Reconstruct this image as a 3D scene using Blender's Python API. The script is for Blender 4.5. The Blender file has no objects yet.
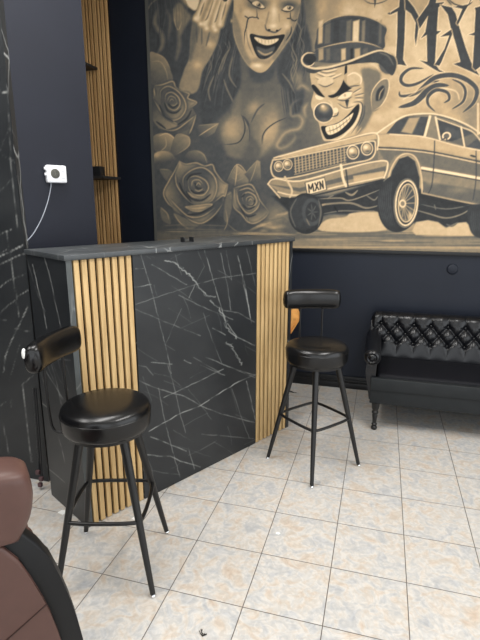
import bpy, bmesh, math, random
import numpy as np
from mathutils import Vector, Matrix

random.seed(7)
rng = np.random.default_rng(11)
C = bpy.context.scene.collection
PI = math.pi
R = math.radians
MATS = {}

# ------------------------------------------------------------------ materials
def srgb(r, g, b):
    f = lambda c: (c / 255 / 12.92) if c / 255 <= .04045 else ((c / 255 + .055) / 1.055) ** 2.4
    return (f(r), f(g), f(b), 1)

def mat(name, col, rough=.5, spec=.5, metal=0, bump=None, vary=None, coat=0):
    m = bpy.data.materials.new(name); m.use_nodes = True
    nt = m.node_tree; b = nt.nodes['Principled BSDF']
    b.inputs['Base Color'].default_value = col
    b.inputs['Roughness'].default_value = rough
    b.inputs['Specular IOR Level'].default_value = spec
    b.inputs['Metallic'].default_value = metal
    b.inputs['Coat Weight'].default_value = coat
    tc = nt.nodes.new('ShaderNodeTexCoord')
    if vary:
        sc, amt = vary
        n = nt.nodes.new('ShaderNodeTexNoise'); n.inputs['Scale'].default_value = sc; n.inputs['Detail'].default_value = 5
        nt.links.new(tc.outputs['Object'], n.inputs['Vector'])
        r = nt.nodes.new('ShaderNodeValToRGB')
        r.color_ramp.elements[0].position = .3; r.color_ramp.elements[1].position = .7
        r.color_ramp.elements[0].color = tuple(c * (1 - amt) for c in col[:3]) + (1,)
        r.color_ramp.elements[1].color = tuple(min(1, c * (1 + amt)) for c in col[:3]) + (1,)
        nt.links.new(n.outputs['Fac'], r.inputs['Fac']); nt.links.new(r.outputs['Color'], b.inputs['Base Color'])
    if bump:
        sc, st, dist = bump
        n = nt.nodes.new('ShaderNodeTexNoise'); n.inputs['Scale'].default_value = sc; n.inputs['Detail'].default_value = 4
        nt.links.new(tc.outputs['Object'], n.inputs['Vector'])
        bp = nt.nodes.new('ShaderNodeBump'); bp.inputs['Strength'].default_value = st; bp.inputs['Distance'].default_value = dist
        nt.links.new(n.outputs['Fac'], bp.inputs['Height']); nt.links.new(bp.outputs['Normal'], b.inputs['Normal'])
    MATS[name] = m
    return m

def painted(name, rough=.5, spec=.5, attr='paint', bump=None):
    m = mat(name, (.5, .5, .5, 1), rough, spec, bump=bump)
    nt = m.node_tree; a = nt.nodes.new('ShaderNodeAttribute'); a.attribute_name = attr
    nt.links.new(a.outputs['Color'], nt.nodes['Principled BSDF'].inputs['Base Color'])
    return m

navy = mat('navy_wall_paint', srgb(24, 27, 38), .5, .28, vary=(3, .10), bump=(40, .08, .002))
navy_dark = mat('navy_back_wall_paint', srgb(25, 30, 41), .45, .3, vary=(2.5, .12), bump=(30, .08, .002))
white_paint = mat('white_ceiling_paint', srgb(225, 222, 216), .8, .2, vary=(2, .02))
side_paint = mat('pale_wall_paint', srgb(205, 200, 192), .7, .2, vary=(2, .03))
black_trim = mat('black_trim_paint', srgb(17, 18, 20), .4, .4, vary=(20, .1))
leather = mat('black_leather', srgb(12, 12, 13), .27, .45, bump=(260, .10, .0012))
sofa_leather = mat('black_tufted_leather', srgb(13, 14, 18), .30, .42, bump=(120, .15, .002))
sofa_seat = mat('dark_sofa_seat_fabric', srgb(14, 15, 21), .65, .2, bump=(200, .1, .001))
sofa_rail = mat('charcoal_sofa_rail', srgb(33, 36, 38), .50, .25, vary=(14, .12), bump=(90, .1, .001))
black_metal = mat('black_powder_coat', srgb(18, 18, 19), .38, .45, bump=(400, .05, .0005))
chrome = mat('chrome', (.75, .75, .76, 1), .15, .5, metal=1)
brown_leather = mat('brown_leather', srgb(84, 60, 54), .42, .35, vary=(18, .06), bump=(350, .15, .001))
seam = mat('dark_brown_stitching', srgb(52, 34, 29), .6, .3)
black_shell = mat('matte_black_shell', srgb(19, 20, 22), .5, .3, bump=(500, .05, .0005))
white_plastic = mat('white_plastic', srgb(228, 230, 234), .35, .5)
grey_plastic = mat('olive_grey_plastic', srgb(92, 92, 84), .45, .4)
dark_plastic = mat('dark_plastic', srgb(30, 31, 33), .4, .5)
cord_mat = mat('pale_grey_cord', srgb(150, 155, 165), .5, .4)
cloth_mat = mat('orange_cloth', srgb(226, 164, 92), .85, .2, vary=(25, .12), bump=(150, .2, .001))
shelf_mat = mat('dark_wood_shelf', srgb(46, 44, 42), .5, .4, vary=(30, .2))
paper = mat('white_paper', srgb(235, 235, 232), .8, .2)
hair = mat('dark_hair', srgb(30, 26, 24), .5, .4)
pinkish = mat('dull_pink_plastic', srgb(84, 62, 64), .5, .4)
back_board = mat('dark_backing_board', srgb(30, 24, 19), .7, .2)

def wood_mat(name, lo, hi, scale, rough=.5):
    m = mat(name, hi, rough, .35); nt = m.node_tree; b = nt.nodes['Principled BSDF']
    tc = nt.nodes.new('ShaderNodeTexCoord'); mp = nt.nodes.new('ShaderNodeMapping')
    mp.inputs['Scale'].default_value = scale
    n = nt.nodes.new('ShaderNodeTexNoise'); n.inputs['Scale'].default_value = 1; n.inputs['Detail'].default_value = 6; n.inputs['Distortion'].default_value = .6
    r = nt.nodes.new('ShaderNodeValToRGB'); r.color_ramp.elements[0].color = lo; r.color_ramp.elements[1].color = hi
    r.color_ramp.elements[0].position = .34; r.color_ramp.elements[1].position = .6
    nt.links.new(tc.outputs['Object'], mp.inputs['Vector']); nt.links.new(mp.outputs['Vector'], n.inputs['Vector'])
    nt.links.new(n.outputs['Fac'], r.inputs['Fac']); nt.links.new(r.outputs['Color'], b.inputs['Base Color'])
    return m
oak = wood_mat('pale_oak_slat', srgb(178, 147, 100), srgb(205, 174, 124), (45, 45, 2.2))
walnut = wood_mat('golden_wood_slat', srgb(176, 136, 88), srgb(204, 164, 112), (25, 25, 1.2))

def marble_mat(name, base, rough=.32):
    """dark stone laminate with thin white cracks"""
    m = mat(name, base, rough, .45); nt = m.node_tree; N = nt.nodes; L = nt.links; b = N['Principled BSDF']
    tc = N.new('ShaderNodeTexCoord')
    def vein(scale, stretch, rot, width, mscale, m0, m1, off):
        mp = N.new('ShaderNodeMapping'); mp.inputs['Rotation'].default_value = rot; mp.inputs['Scale'].default_value = stretch
        mp.inputs['Location'].default_value = off
        ns = N.new('ShaderNodeTexNoise'); ns.inputs['Scale'].default_value = 5; ns.inputs['Detail'].default_value = 4
        ad = N.new('ShaderNodeVectorMath'); ad.operation = 'MULTIPLY_ADD'; ad.inputs[1].default_value = (.10, .10, .10)
        L.new(tc.outputs['Object'], mp.inputs['Vector']); L.new(mp.outputs['Vector'], ns.inputs['Vector'])
        L.new(ns.outputs['Color'], ad.inputs[0]); L.new(mp.outputs['Vector'], ad.inputs[2])
        v = N.new('ShaderNodeTexVoronoi'); v.feature = 'DISTANCE_TO_EDGE'; v.inputs['Scale'].default_value = scale
        L.new(ad.outputs[0], v.inputs['Vector'])
        mr = N.new('ShaderNodeMapRange'); mr.inputs['From Min'].default_value = 0; mr.inputs['From Max'].default_value = width
        mr.inputs['To Min'].default_value = 1; mr.inputs['To Max'].default_value = 0
        L.new(v.outputs['Distance'], mr.inputs['Value'])
        mk = N.new('ShaderNodeTexNoise'); mk.inputs['Scale'].default_value = mscale; mk.inputs['Detail'].default_value = 3
        L.new(mp.outputs['Vector'], mk.inputs['Vector'])
        mm = N.new('ShaderNodeMapRange'); mm.inputs['From Min'].default_value = m0; mm.inputs['From Max'].default_value = m1
        L.new(mk.outputs['Fac'], mm.inputs['Value'])
        mu = N.new('ShaderNodeMath'); mu.operation = 'MULTIPLY'
        L.new(mr.outputs['Result'], mu.inputs[0]); L.new(mm.outputs['Result'], mu.inputs[1])
        return mu
    a = vein(2.6, (1, 1, .45), (.4, .3, .5), .012, 3, .42, .62, (0, 0, 0))
    c = vein(4.2, (1, 1, .5), (-.5, .6, .2), .014, 4, .48, .66, (3, 5, 1))
    mx = N.new('ShaderNodeMath'); mx.operation = 'MAXIMUM'; L.new(a.outputs[0], mx.inputs[0]); L.new(c.outputs[0], mx.inputs[1])
    cl = N.new('ShaderNodeTexNoise'); cl.inputs['Scale'].default_value = 3.5; cl.inputs['Detail'].default_value = 6
    L.new(tc.outputs['Object'], cl.inputs['Vector'])
    cr = N.new('ShaderNodeValToRGB'); cr.color_ramp.elements[0].position = .3; cr.color_ramp.elements[1].position = .75
    cr.color_ramp.elements[0].color = tuple(x * .8 for x in base[:3]) + (1,); cr.color_ramp.elements[1].color = tuple(x * 1.35 for x in base[:3]) + (1,)
    L.new(cl.outputs['Fac'], cr.inputs['Fac'])
    mixn = N.new('ShaderNodeMix'); mixn.data_type = 'RGBA'
    sc = N.new('ShaderNodeMath'); sc.operation = 'MULTIPLY'; sc.inputs[1].default_value = .7; L.new(mx.outputs[0], sc.inputs[0])
    L.new(sc.outputs[0], mixn.inputs['Factor']); L.new(cr.outputs['Color'], mixn.inputs[6]); mixn.inputs[7].default_value = srgb(190, 192, 190)
    L.new(mixn.outputs[2], b.inputs['Base Color'])
    return m
STONE = srgb(38, 40, 42)
marble = marble_mat('dark_veined_stone_laminate', STONE)
marble_paint = painted('dark_veined_stone_panel', .36, .35)
mural_paint = painted('sepia_airbrush_print', .6, .12)

def tile_mat(T):
    m = mat('mottled_ceramic_tile', (.7, .67, .62, 1), .32, .45); nt = m.node_tree; N = nt.nodes; L = nt.links; b = N['Principled BSDF']
    tc = N.new('ShaderNodeTexCoord'); sp = N.new('ShaderNodeSeparateXYZ'); L.new(tc.outputs['Object'], sp.inputs[0])
    def mth(op, a, bval=None):
        n = N.new('ShaderNodeMath'); n.operation = op
        if hasattr(a, 'links'): L.new(a, n.inputs[0])
        else: n.inputs[0].default_value = a
        if bval is not None:
            if hasattr(bval, 'links'): L.new(bval, n.inputs[1])
            else: n.inputs[1].default_value = bval
        return n.outputs[0]
    def edge(s):
        d = mth('DIVIDE', s, T); fr = mth('FRACT', d)
        return mth('MULTIPLY', mth('MINIMUM', fr, mth('SUBTRACT', 1.0, fr)), T), mth('FLOOR', d)
    ex, ix = edge(sp.outputs[0]); ey, iy = edge(sp.outputs[1])
    e = mth('MINIMUM', ex, ey)
    grout = N.new('ShaderNodeMapRange'); grout.inputs['From Min'].default_value = .0012; grout.inputs['From Max'].default_value = .0026
    L.new(e, grout.inputs['Value'])
    cb = N.new('ShaderNodeCombineXYZ'); L.new(mth('MULTIPLY', ix, 3.7), cb.inputs[0]); L.new(mth('MULTIPLY', iy, 5.3), cb.inputs[1])
    off = N.new('ShaderNodeVectorMath'); off.operation = 'ADD'; L.new(tc.outputs['Object'], off.inputs[0]); L.new(cb.outputs[0], off.inputs[1])
    n1 = N.new('ShaderNodeTexNoise'); n1.inputs['Scale'].default_value = 12; n1.inputs['Detail'].default_value = 7; n1.inputs['Roughness'].default_value = .62; n1.inputs['Distortion'].default_value = 1.1
    L.new(off.outputs[0], n1.inputs['Vector'])
    r1 = N.new('ShaderNodeValToRGB'); cr = r1.color_ramp
    cr.elements[0].position = .28; cr.elements[0].color = srgb(172, 174, 178)
    cr.elements[1].position = .74; cr.elements[1].color = srgb(192, 174, 157)
    for p, c in ((.42, srgb(190, 189, 187)), (.5, srgb(203, 199, 193)), (.6, srgb(199, 188, 175))):
        k = cr.elements.new(p); k.color = c
    L.new(n1.outputs['Fac'], r1.inputs['Fac'])
    n2 = N.new('ShaderNodeTexNoise'); n2.inputs['Scale'].default_value = 26; n2.inputs['Detail'].default_value = 5; n2.inputs['Distortion'].default_value = 1.6
    L.new(off.outputs[0], n2.inputs['Vector'])
    r2 = N.new('ShaderNodeValToRGB'); r2.color_ramp.elements[0].position = .42; r2.color_ramp.elements[1].position = .62
    r2.color_ramp.elements[0].color = (.76, .76, .76, 1); r2.color_ramp.elements[1].color = (.99, .99, .99, 1)
    L.new(n2.outputs['Fac'], r2.inputs['Fac'])
    mul = N.new('ShaderNodeMix'); mul.data_type = 'RGBA'; mul.blend_type = 'MULTIPLY'; mul.inputs['Factor'].default_value = .62
    L.new(r1.outputs['Color'], mul.inputs[6]); L.new(r2.outputs['Color'], mul.inputs[7])
    mx = N.new('ShaderNodeMix'); mx.data_type = 'RGBA'
    L.new(grout.outputs['Result'], mx.inputs['Factor']); mx.inputs[6].default_value = srgb(92, 86, 80); L.new(mul.outputs[2], mx.inputs[7])
    L.new(mx.outputs[2], b.inputs['Base Color'])
    bp = N.new('ShaderNodeBump'); bp.inputs['Strength'].default_value = .4; bp.inputs['Distance'].default_value = .002
    L.new(grout.outputs['Result'], bp.inputs['Height']); L.new(bp.outputs['Normal'], b.inputs['Normal'])
    return m
TILE = .33
tile = tile_mat(TILE)

# ------------------------------------------------------------------ mesh helpers
def newbm(): return bmesh.new()

def obj(name, bm, m, parent=None, smooth=True, angle=40, loc=None, weld=False):
    if weld: bmesh.ops.remove_doubles(bm, verts=bm.verts, dist=1e-5)
    bmesh.ops.recalc_face_normals(bm, faces=bm.faces)
    me = bpy.data.meshes.new(name)
    bm.to_mesh(me); bm.free()
    me.materials.append(m)
    if smooth:
        for p in me.polygons: p.use_smooth = True
        me.set_sharp_from_angle(angle=R(angle))
    o = bpy.data.objects.new(name, me); C.objects.link(o)
    if loc is not None: o.location = loc
    if parent: o.parent = parent
    return o

def thing(name, label, cat, loc=(0, 0, 0), rotz=0, group=None):
    o = bpy.data.objects.new(name, None); C.objects.link(o)
    o.empty_display_size = .1
    o.location = loc; o.rotation_euler = (0, 0, rotz); o['label'] = label; o['category'] = cat
    if group: o['group'] = group
    return o

def tag(o, label, cat, group=None):
    o['label'] = label; o['category'] = cat
    if group: o['group'] = group
    return o

def struct(o, label, cat='room'):
    o['kind'] = 'structure'; o['label'] = label; o['category'] = cat
    return o

def box(bm, x0, x1, y0, y1, z0, z1, bev=0, seg=2):
    r = bmesh.ops.create_cube(bm, size=1)
    vs = r['verts']
    for v in vs:
        v.co = Vector(((x0 + x1) / 2 + v.co.x * (x1 - x0), (y0 + y1) / 2 + v.co.y * (y1 - y0), (z0 + z1) / 2 + v.co.z * (z1 - z0)))
    if bev:
        es = list({e for v in vs for e in v.link_edges})
        bmesh.ops.bevel(bm, geom=es, offset=bev, segments=seg, affect='EDGES', profile=.5)
    return vs

def prism(bm, pts, z0, z1):
    a = [bm.verts.new((x, y, z0)) for x, y in pts]; b = [bm.verts.new((x, y, z1)) for x, y in pts]
    n = len(pts)
    bm.faces.new(a[::-1]); bm.faces.new(b)
    for i in range(n): bm.faces.new((a[i], a[(i + 1) % n], b[(i + 1) % n], b[i]))

def extr(bm, pts, y0, y1, bev=0, seg=2):
    """outline in x,z pushed along y"""
    a = [bm.verts.new((x, y0, z)) for x, z in pts]; b = [bm.verts.new((x, y1, z)) for x, z in pts]
    n = len(pts)
    f1 = bm.faces.new(a); f2 = bm.faces.new(b[::-1])
    for i in range(n): bm.faces.new((a[(i + 1) % n], a[i], b[i], b[(i + 1) % n]))
    if bev:
        es = list(set(f1.edges) | set(f2.edges))
        bmesh.ops.bevel(bm, geom=es, offset=bev, segments=seg, affect='EDGES', profile=.5)

def lathe(bm, prof, seg=32, cx=0, cy=0, cz=0):
    rings = []
    for r, z in prof:
        if r < 1e-6: rings.append([bm.verts.new((cx, cy, cz + z))])
        else: rings.append([bm.verts.new((cx + r * math.cos(2 * PI * k / seg), cy + r * math.sin(2 * PI * k / seg), cz + z)) for k in range(seg)])
    for a, b in zip(rings, rings[1:]):
        for k in range(seg):
            k2 = (k + 1) % seg
            if len(a) == 1 and len(b) == 1: continue
            if len(a) == 1: bm.faces.new((a[0], b[k2], b[k]))
            elif len(b) == 1: bm.faces.new((a[k], a[k2], b[0]))
            else: bm.faces.new((a[k], a[k2], b[k2], b[k]))

def tube(bm, pts, rad, seg=10, caps=True):
    pts = [Vector(p) for p in pts]
    n = len(pts)
    if not hasattr(rad, '__len__'): rad = [rad] * n
    up = Vector((0, 0, 1)); prev = None; rings = []
    for i, p in enumerate(pts):
        t = (pts[min(i + 1, n - 1)] - pts[max(i - 1, 0)]).normalized()
        if prev is None:
            u = t.cross(up)
            if u.length < 1e-3: u = t.cross(Vector((1, 0, 0)))
            u.normalize()
        else:
            u = (prev - t * prev.dot(t)).normalized()
        prev = u; w = t.cross(u)
        rings.append([bm.verts.new(p + (u * math.cos(2 * PI * k / seg) + w * math.sin(2 * PI * k / seg)) * rad[i]) for k in range(seg)])
    for a, b in zip(rings, rings[1:]):
        for k in range(seg): bm.faces.new((a[k], a[(k + 1) % seg], b[(k + 1) % seg], b[k]))
    if caps:
        bm.faces.new(rings[0][::-1]); bm.faces.new(rings[-1])

def smooth_path(pts, n=8):
    pts = [np.array(p, float) for p in pts]; out = []
    P = [2 * pts[0] - pts[1]] + pts + [2 * pts[-1] - pts[-2]]
    for i in range(1, len(P) - 2):
        a, b, c, d = P[i - 1], P[i], P[i + 1], P[i + 2]
        for k in range(n):
            t = k / n
            out.append(.5 * ((2 * b) + (-a + c) * t + (2 * a - 5 * b + 4 * c - d) * t * t + (-a + 3 * b - 3 * c + d) * t ** 3))
    out.append(pts[-1])
    return out

def grid_mesh(name, P, m, parent=None, colors=None, closed_back=None):
    """P: (ny,nx,3) array of points -> smooth grid mesh; colors (ny,nx,3) linear"""
    ny, nx = P.shape[:2]
    me = bpy.data.meshes.new(name)
    idx = np.arange(nx * ny).reshape(ny, nx)
    q = np.stack([idx[:-1, :-1], idx[:-1, 1:], idx[1:, 1:], idx[1:, :-1]], -1).reshape(-1, 4)
    V = P.reshape(-1, 3)
    nv = len(V); nf = len(q)
    me.vertices.add(nv); me.vertices.foreach_set('co', V.astype(np.float32).ravel())
    me.loops.add(nf * 4); me.loops.foreach_set('vertex_index', q.astype(np.int32).ravel())
    me.polygons.add(nf)
    me.polygons.foreach_set('loop_start', (np.arange(nf) * 4).astype(np.int32))
    me.polygons.foreach_set('loop_total', np.full(nf, 4, np.int32))
    me.update(calc_edges=True)
    me.polygons.foreach_set('use_smooth', np.ones(nf, bool))
    if colors is not None:
        at = me.color_attributes.new('paint', 'FLOAT_COLOR', 'POINT')
        c4 = np.ones((nv, 4), np.float32); c4[:, :3] = colors.reshape(-1, 3)
        at.data.foreach_set('color', c4.ravel())
    me.materials.append(m)
    me.validate()
    o = bpy.data.objects.new(name, me); C.objects.link(o)
    if parent: o.parent = parent
    return o
# ------------------------------------------------------------------ a small airbrush: shapes painted into a grey-scale sheet
class Sheet:
    def __init__(s, x0, y0, x1, y1, S, base=.5):
        s.x0, s.y0, s.S = x0, y0, S
        s.w = int((x1 - x0) * S); s.h = int((y1 - y0) * S)
        s.a = np.full((s.h, s.w), base, np.float32); s.ox = s.oy = 0; s.k = 1.0
    def O(s, ox, oy, k=5.3333): s.ox, s.oy, s.k = ox, oy, k; return s
    def P(s, pts): return np.array([(x / s.k + s.ox, y / s.k + s.oy) for x, y in pts], float)
    def win(s, p, pad):
        i0 = max(0, int((p[:, 0].min() - pad - s.x0) * s.S)); i1 = min(s.w, int((p[:, 0].max() + pad - s.x0) * s.S) + 1)
        j0 = max(0, int((p[:, 1].min() - pad - s.y0) * s.S)); j1 = min(s.h, int((p[:, 1].max() + pad - s.y0) * s.S) + 1)
        if i1 <= i0 or j1 <= j0: return None
        X, Y = np.meshgrid((np.arange(i0, i1) + .5) / s.S + s.x0, (np.arange(j0, j1) + .5) / s.S + s.y0)
        return (slice(j0, j1), slice(i0, i1)), X, Y
    @staticmethod
    def spline(p, closed, n=5):
        N = len(p); out = []
        rg = range(N if closed else N - 1)
        for i in rg:
            if closed: a, b, c, d = p[i - 1], p[i], p[(i + 1) % N], p[(i + 2) % N]
            else: a, b, c, d = p[max(i - 1, 0)], p[i], p[i + 1], p[min(i + 2, N - 1)]
            for k in range(n):
                t = k / n
                out.append(.5 * (2 * b + (c - a) * t + (2 * a - 5 * b + 4 * c - d) * t * t + (3 * b - a - 3 * c + d) * t ** 3))
        if not closed: out.append(p[-1])
        return np.array(out)
    @staticmethod
    def segdist(X, Y, a, b):
        dx, dy = b - a; L = dx * dx + dy * dy + 1e-9
        t = np.clip(((X - a[0]) * dx + (Y - a[1]) * dy) / L, 0, 1)
        return np.hypot(X - a[0] - t * dx, Y - a[1] - t * dy), t
    def poly(s, pts, v, soft=.5, alpha=1., smooth=False, grad=None):
        """fill; grad=(p0,p1,v1): value runs from v at p0 to v1 at p1"""
        p = s.P(pts)
        if s.k > 1: soft = max(.45, soft * 2 / s.k)
        if smooth: p = s.spline(p, True)
        w = s.win(p, soft + 1)
        if w is None: return
        sl, X, Y = w; ins = np.zeros(X.shape, bool); D = np.full(X.shape, 1e9)
        for i in range(len(p)):
            a, b = p[i - 1], p[i]
            c = ((a[1] > Y) != (b[1] > Y))
            with np.errstate(divide='ignore', invalid='ignore'):
                xi = (b[0] - a[0]) * (Y - a[1]) / (b[1] - a[1] + 1e-12) + a[0]
            ins ^= c & (X < xi)
            D = np.minimum(D, s.segdist(X, Y, a, b)[0])
        sd = np.where(ins, D, -D); al = np.clip(sd / (2 * soft) + .5, 0, 1); al = al * al * (3 - 2 * al) * alpha
        val = v
        if grad:
            q0, q1 = s.P([grad[0], grad[1]]); d = q1 - q0
            t = np.clip(((X - q0[0]) * d[0] + (Y - q0[1]) * d[1]) / (d @ d), 0, 1); val = v + (grad[2] - v) * t
        s.a[sl] = s.a[sl] * (1 - al) + val * al
    def line(s, pts, width, v, alpha=1., taper=True, soft=.45, smooth=True, crack=0):
        p = s.P(pts); width = width / s.k
        if smooth and len(p) > 2: p = s.spline(p, False)
        w = s.win(p, width + 1)
        if w is None: return
        sl, X, Y = w; A = np.zeros(X.shape); n = len(p) - 1
        for i in range(n):
            d, t = s.segdist(X, Y, p[i], p[i + 1])
            u = (i + t) / n
            hw = width / 2 * (np.sqrt(np.clip(4 * u * (1 - u), .04, 1)) if taper else 1.)
            A = np.maximum(A, np.clip((hw - d) / (2 * soft) + .5, 0, 1) * np.minimum(1, hw / soft))
        if crack:
            nz = cloud(X.shape, 16, .5); A = A * np.clip(.72 + (nz - .5) * crack * 2.6, .12, 1)
        A = A * alpha
        s.a[sl] = s.a[sl] * (1 - A) + v * A
    def blob(s, cx, cy, rx, ry, v, alpha=1., rot=0):
        c = s.P([(cx, cy)])[0]; rx /= s.k; ry /= s.k; m = max(rx, ry) * 1.6
        w = s.win(np.array([c - m, c + m]), 0)
        if w is None: return
        sl, X, Y = w; ca, sa = math.cos(R(rot)), math.sin(R(rot))
        x = ((X - c[0]) * ca + (Y - c[1]) * sa) / rx; y = (-(X - c[0]) * sa + (Y - c[1]) * ca) / ry
        al = np.exp(-1.6 * (x * x + y * y)) * alpha
        s.a[sl] = s.a[sl] * (1 - al) + v * al
    def ell(s, cx, cy, rx, ry, v, rot=0, soft=.5, alpha=1., ring=0):
        pts = []
        for k in range(28):
            t = 2 * PI * k / 28; x, y = rx * math.cos(t), ry * math.sin(t); c, q = math.cos(R(rot)), math.sin(R(rot))
            pts.append((cx + x * c - y * q, cy + x * q + y * c))
        if ring: s.line(pts + [pts[0]], ring, v, alpha, taper=False, smooth=False)
        else: s.poly(pts, v, soft, alpha)

def cloud(shape, cell, amp=1., octs=3):
    out = np.zeros(shape); tot = 0
    for o in range(octs):
        c = max(2, cell / 2 ** o); gh, gw = int(shape[0] / c) + 3, int(shape[1] / c) + 3
        g = rng.random((gh, gw)); y = np.arange(shape[0]) / c; x = np.arange(shape[1]) / c
        yi, xi = y.astype(int), x.astype(int); fy = (y - yi)[:, None]; fx = (x - xi)[None]
        fy = fy * fy * (3 - 2 * fy); fx = fx * fx * (3 - 2 * fx)
        v = (g[yi][:, xi] * (1 - fy) * (1 - fx) + g[yi][:, xi + 1] * (1 - fy) * fx + g[yi + 1][:, xi] * fy * (1 - fx) + g[yi + 1][:, xi + 1] * fy * fx)
        out += v / 2 ** o; tot += 1 / 2 ** o
    return out / tot

def ramp(a, stops):
    xs = [s[0] for s in stops]; out = np.zeros(a.shape + (3,), np.float32)
    for k in range(3):
        c = np.interp(a, xs, [s[1][k] for s in stops]) / 255
        out[..., k] = np.where(c <= .04045, c / 12.92, ((c + .055) / 1.055) ** 2.4)
    return out

def sample(sh, col, u, v):
    """bilinear lookup of col (h,w,3) at sheet coordinates u,v"""
    x = np.clip((u - sh.x0) * sh.S - .5, 0, sh.w - 1.001); y = np.clip((v - sh.y0) * sh.S - .5, 0, sh.h - 1.001)
    xi, yi = x.astype(int), y.astype(int); fx, fy = (x - xi)[..., None], (y - yi)[..., None]
    return col[yi, xi] * (1 - fx) * (1 - fy) + col[yi, xi + 1] * fx * (1 - fy) + col[yi + 1, xi] * (1 - fx) * fy + col[yi + 1, xi + 1] * fx * fy

def trace(H, a, b):
    """from metres on a flat surface to the units the artwork was drawn in"""
    H = np.array(H); w = H[2, 0] * a + H[2, 1] * b + H[2, 2]
    return (H[0, 0] * a + H[0, 1] * b + H[0, 2]) / w, (H[1, 0] * a + H[1, 1] * b + H[1, 2]) / w
# ------------------------------------------------------------------ the wall print: roses, two laughing women, a clown in a top hat, a lowrider, lettering
def paint_mural():
    s = Sheet(134, -70, 605, 262, 2.6, .30)
    yy, xx = np.mgrid[0:s.h, 0:s.w]; xx = xx / s.S + s.x0; yy = yy / s.S + s.y0
    # ground tone: smoke from dark left to pale tan right
    t = np.clip((xx - 285 + (yy - 60) * .05) / 60, 0, 1); t = t * t * (3 - 2 * t)
    s.a[:] = .30 + t * .38
    s.a += (cloud(s.a.shape, 70, 1, 4) - .5) * (.06 + .30 * t)
    low = np.clip((yy - 95) / 60, 0, 1) * np.clip(1 - abs(xx - 300) / 190, 0, 1); s.a -= low * .16 * t
    s.O(0, 0, 1)
    # smoke round the car and behind clown
    for x, y, rx, ry, v, al in ((300, 120, 26, 34, .36, .8), (470, 115, 14, 26, .45, .6), (300, 70, 18, 30, .33, .6), (296, 20, 14, 40, .62, .5), (322, 8, 10, 24, .8, .6),
                                (440, 60, 60, 40, .76, .4), (455, 20, 40, 30, .84, .5), (400, 20, 20, 25, .84, .6), (252, 180, 20, 30, .36, .6), (278, 215, 20, 14, .55, .8),
                                (395, 88, 14, 14, .72, .6), (560, 60, 50, 60, .66, .5), (290, 150, 12, 20, .42, .6)):
        s.blob(x, y, rx, ry, v, al)
    # ---- woman with hand at her mouth (left)
    s.O(140, 0)
    s.poly([(20, -300), (320, -300), (340, 0), (300, 200), (240, 420), (100, 420), (30, 260)], .26, 8, .9, True)
    s.poly([(60, -250), (240, -280), (320, -180), (320, 0), (262, 40), (200, -20), (110, -120)], .6, 6, .9, True)
    s.poly([(238, -30), (250, 20), (285, 55), (308, 42), (314, -30)], .86, 3, 1, True)
    s.poly([(185, 40), (215, 15), (250, 60), (272, 90), (245, 140), (215, 190), (198, 150), (180, 100)], .50, 6, 1, True)
    s.blob(205, 80, 26, 40, .6, .8)
    s.line([(180, 40), (185, 110), (205, 160), (225, 110)], 6, .62)
    s.line([(205, 170), (212, 240), (190, 330)], 22, .46, .8, True, 1.6)
    s.line([(95, 50), (80, 120), (118, 190), (120, 240), (95, 285)], 24, .5, .85, True, 1.6)
    s.line([(65, 160), (98, 205), (96, 250), (80, 285)], 12, .2, .8, True, 1.4)
    s.line([(145, 50), (160, 110), (150, 220)], 18, .44, .8, True, 1.5)
    s.line([(40, 60), (60, 20), (100, -10)], 8, .48, .8)
    for k in range(16):
        x = 20 + k * 14; s.line([(x, -120 + k * 6), (x + 22, 60), (x + rng.uniform(-20, 40), 250 + rng.uniform(-40, 60))], rng.uniform(3, 7), rng.choice([.2, .36, .42]), .55)
    # hair of the middle woman
    s.O(220, 0)
    s.poly([(30, -150), (-20, 60), (-60, 250), (-100, 420), (-90, 700), (-20, 640), (60, 560), (120, 420), (100, 250), (80, 100), (90, -100)], .25, 6, .95, True)
    s.poly([(400, -150), (440, 0), (460, 120), (490, 260), (460, 380), (440, 560), (380, 640), (330, 520), (300, 420), (350, 260), (400, 120), (420, 0)], .25, 6, .95, True)
    s.poly([(60, -200), (240, -330), (430, -220), (470, -60), (430, 0), (60, 0)], .23, 6, 1, True)
    for k in range(40):
        x = rng.uniform(-80, 80); y = rng.uniform(-40, 400)
        s.line([(x + 20, y), (x, y + 90), (x - 24 + rng.uniform(-10, 20), y + 190)], rng.uniform(2, 7), rng.choice([.18, .36, .44]), .6)
        x = rng.uniform(380, 470); y = rng.uniform(-40, 300)
        s.line([(x, y), (x - 4, y + 80), (x - 35 + rng.uniform(-10, 20), y + 170)], rng.uniform(2, 6), rng.choice([.17, .36, .44]), .6)
    for p in ([(50, 260), (10, 330), (-10, 400)], [(70, 300), (50, 400), (90, 470)], [(-30, 400), (-60, 480), (-50, 540)], [(20, 420), (40, 480), (80, 560)], [(330, 390), (370, 440), (400, 500)], [(420, 310), (380, 380), (395, 450)]):
        s.line(p, 9, .5, .8)
    for k in range(46):
        sd = rng.choice([-1, 1]); x = rng.uniform(-70, 60) if sd < 0 else rng.uniform(385, 450); y = rng.uniform(-60, 330); q = rng.uniform(.2, .9)
        pth = [(x + sd * 10 * math.sin(q * 7), y), (x - sd * 18, y + 50), (x + sd * 6, y + 110), (x - 30 * sd * -1 * (sd < 0) - 20 * (sd > 0), y + 190)]
        s.line(pth, rng.uniform(3, 6), rng.choice([.16, .18, .46, .52]), .75)
    s.O(140, 0)
    # forearm, hand
    s.poly([(283, 100), (270, 200), (262, 310), (235, 375), (210, 490), (302, 490), (335, 375), (375, 310), (415, 220), (428, 160), (445, 90), (480, 0), (470, -40), (350, -40), (318, 40), (285, 80)], .55, 3, 1, True)
    s.poly([(283, 100), (268, 250), (262, 310), (275, 320), (300, 220), (320, 130)], .38, 6, .8, True)
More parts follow.
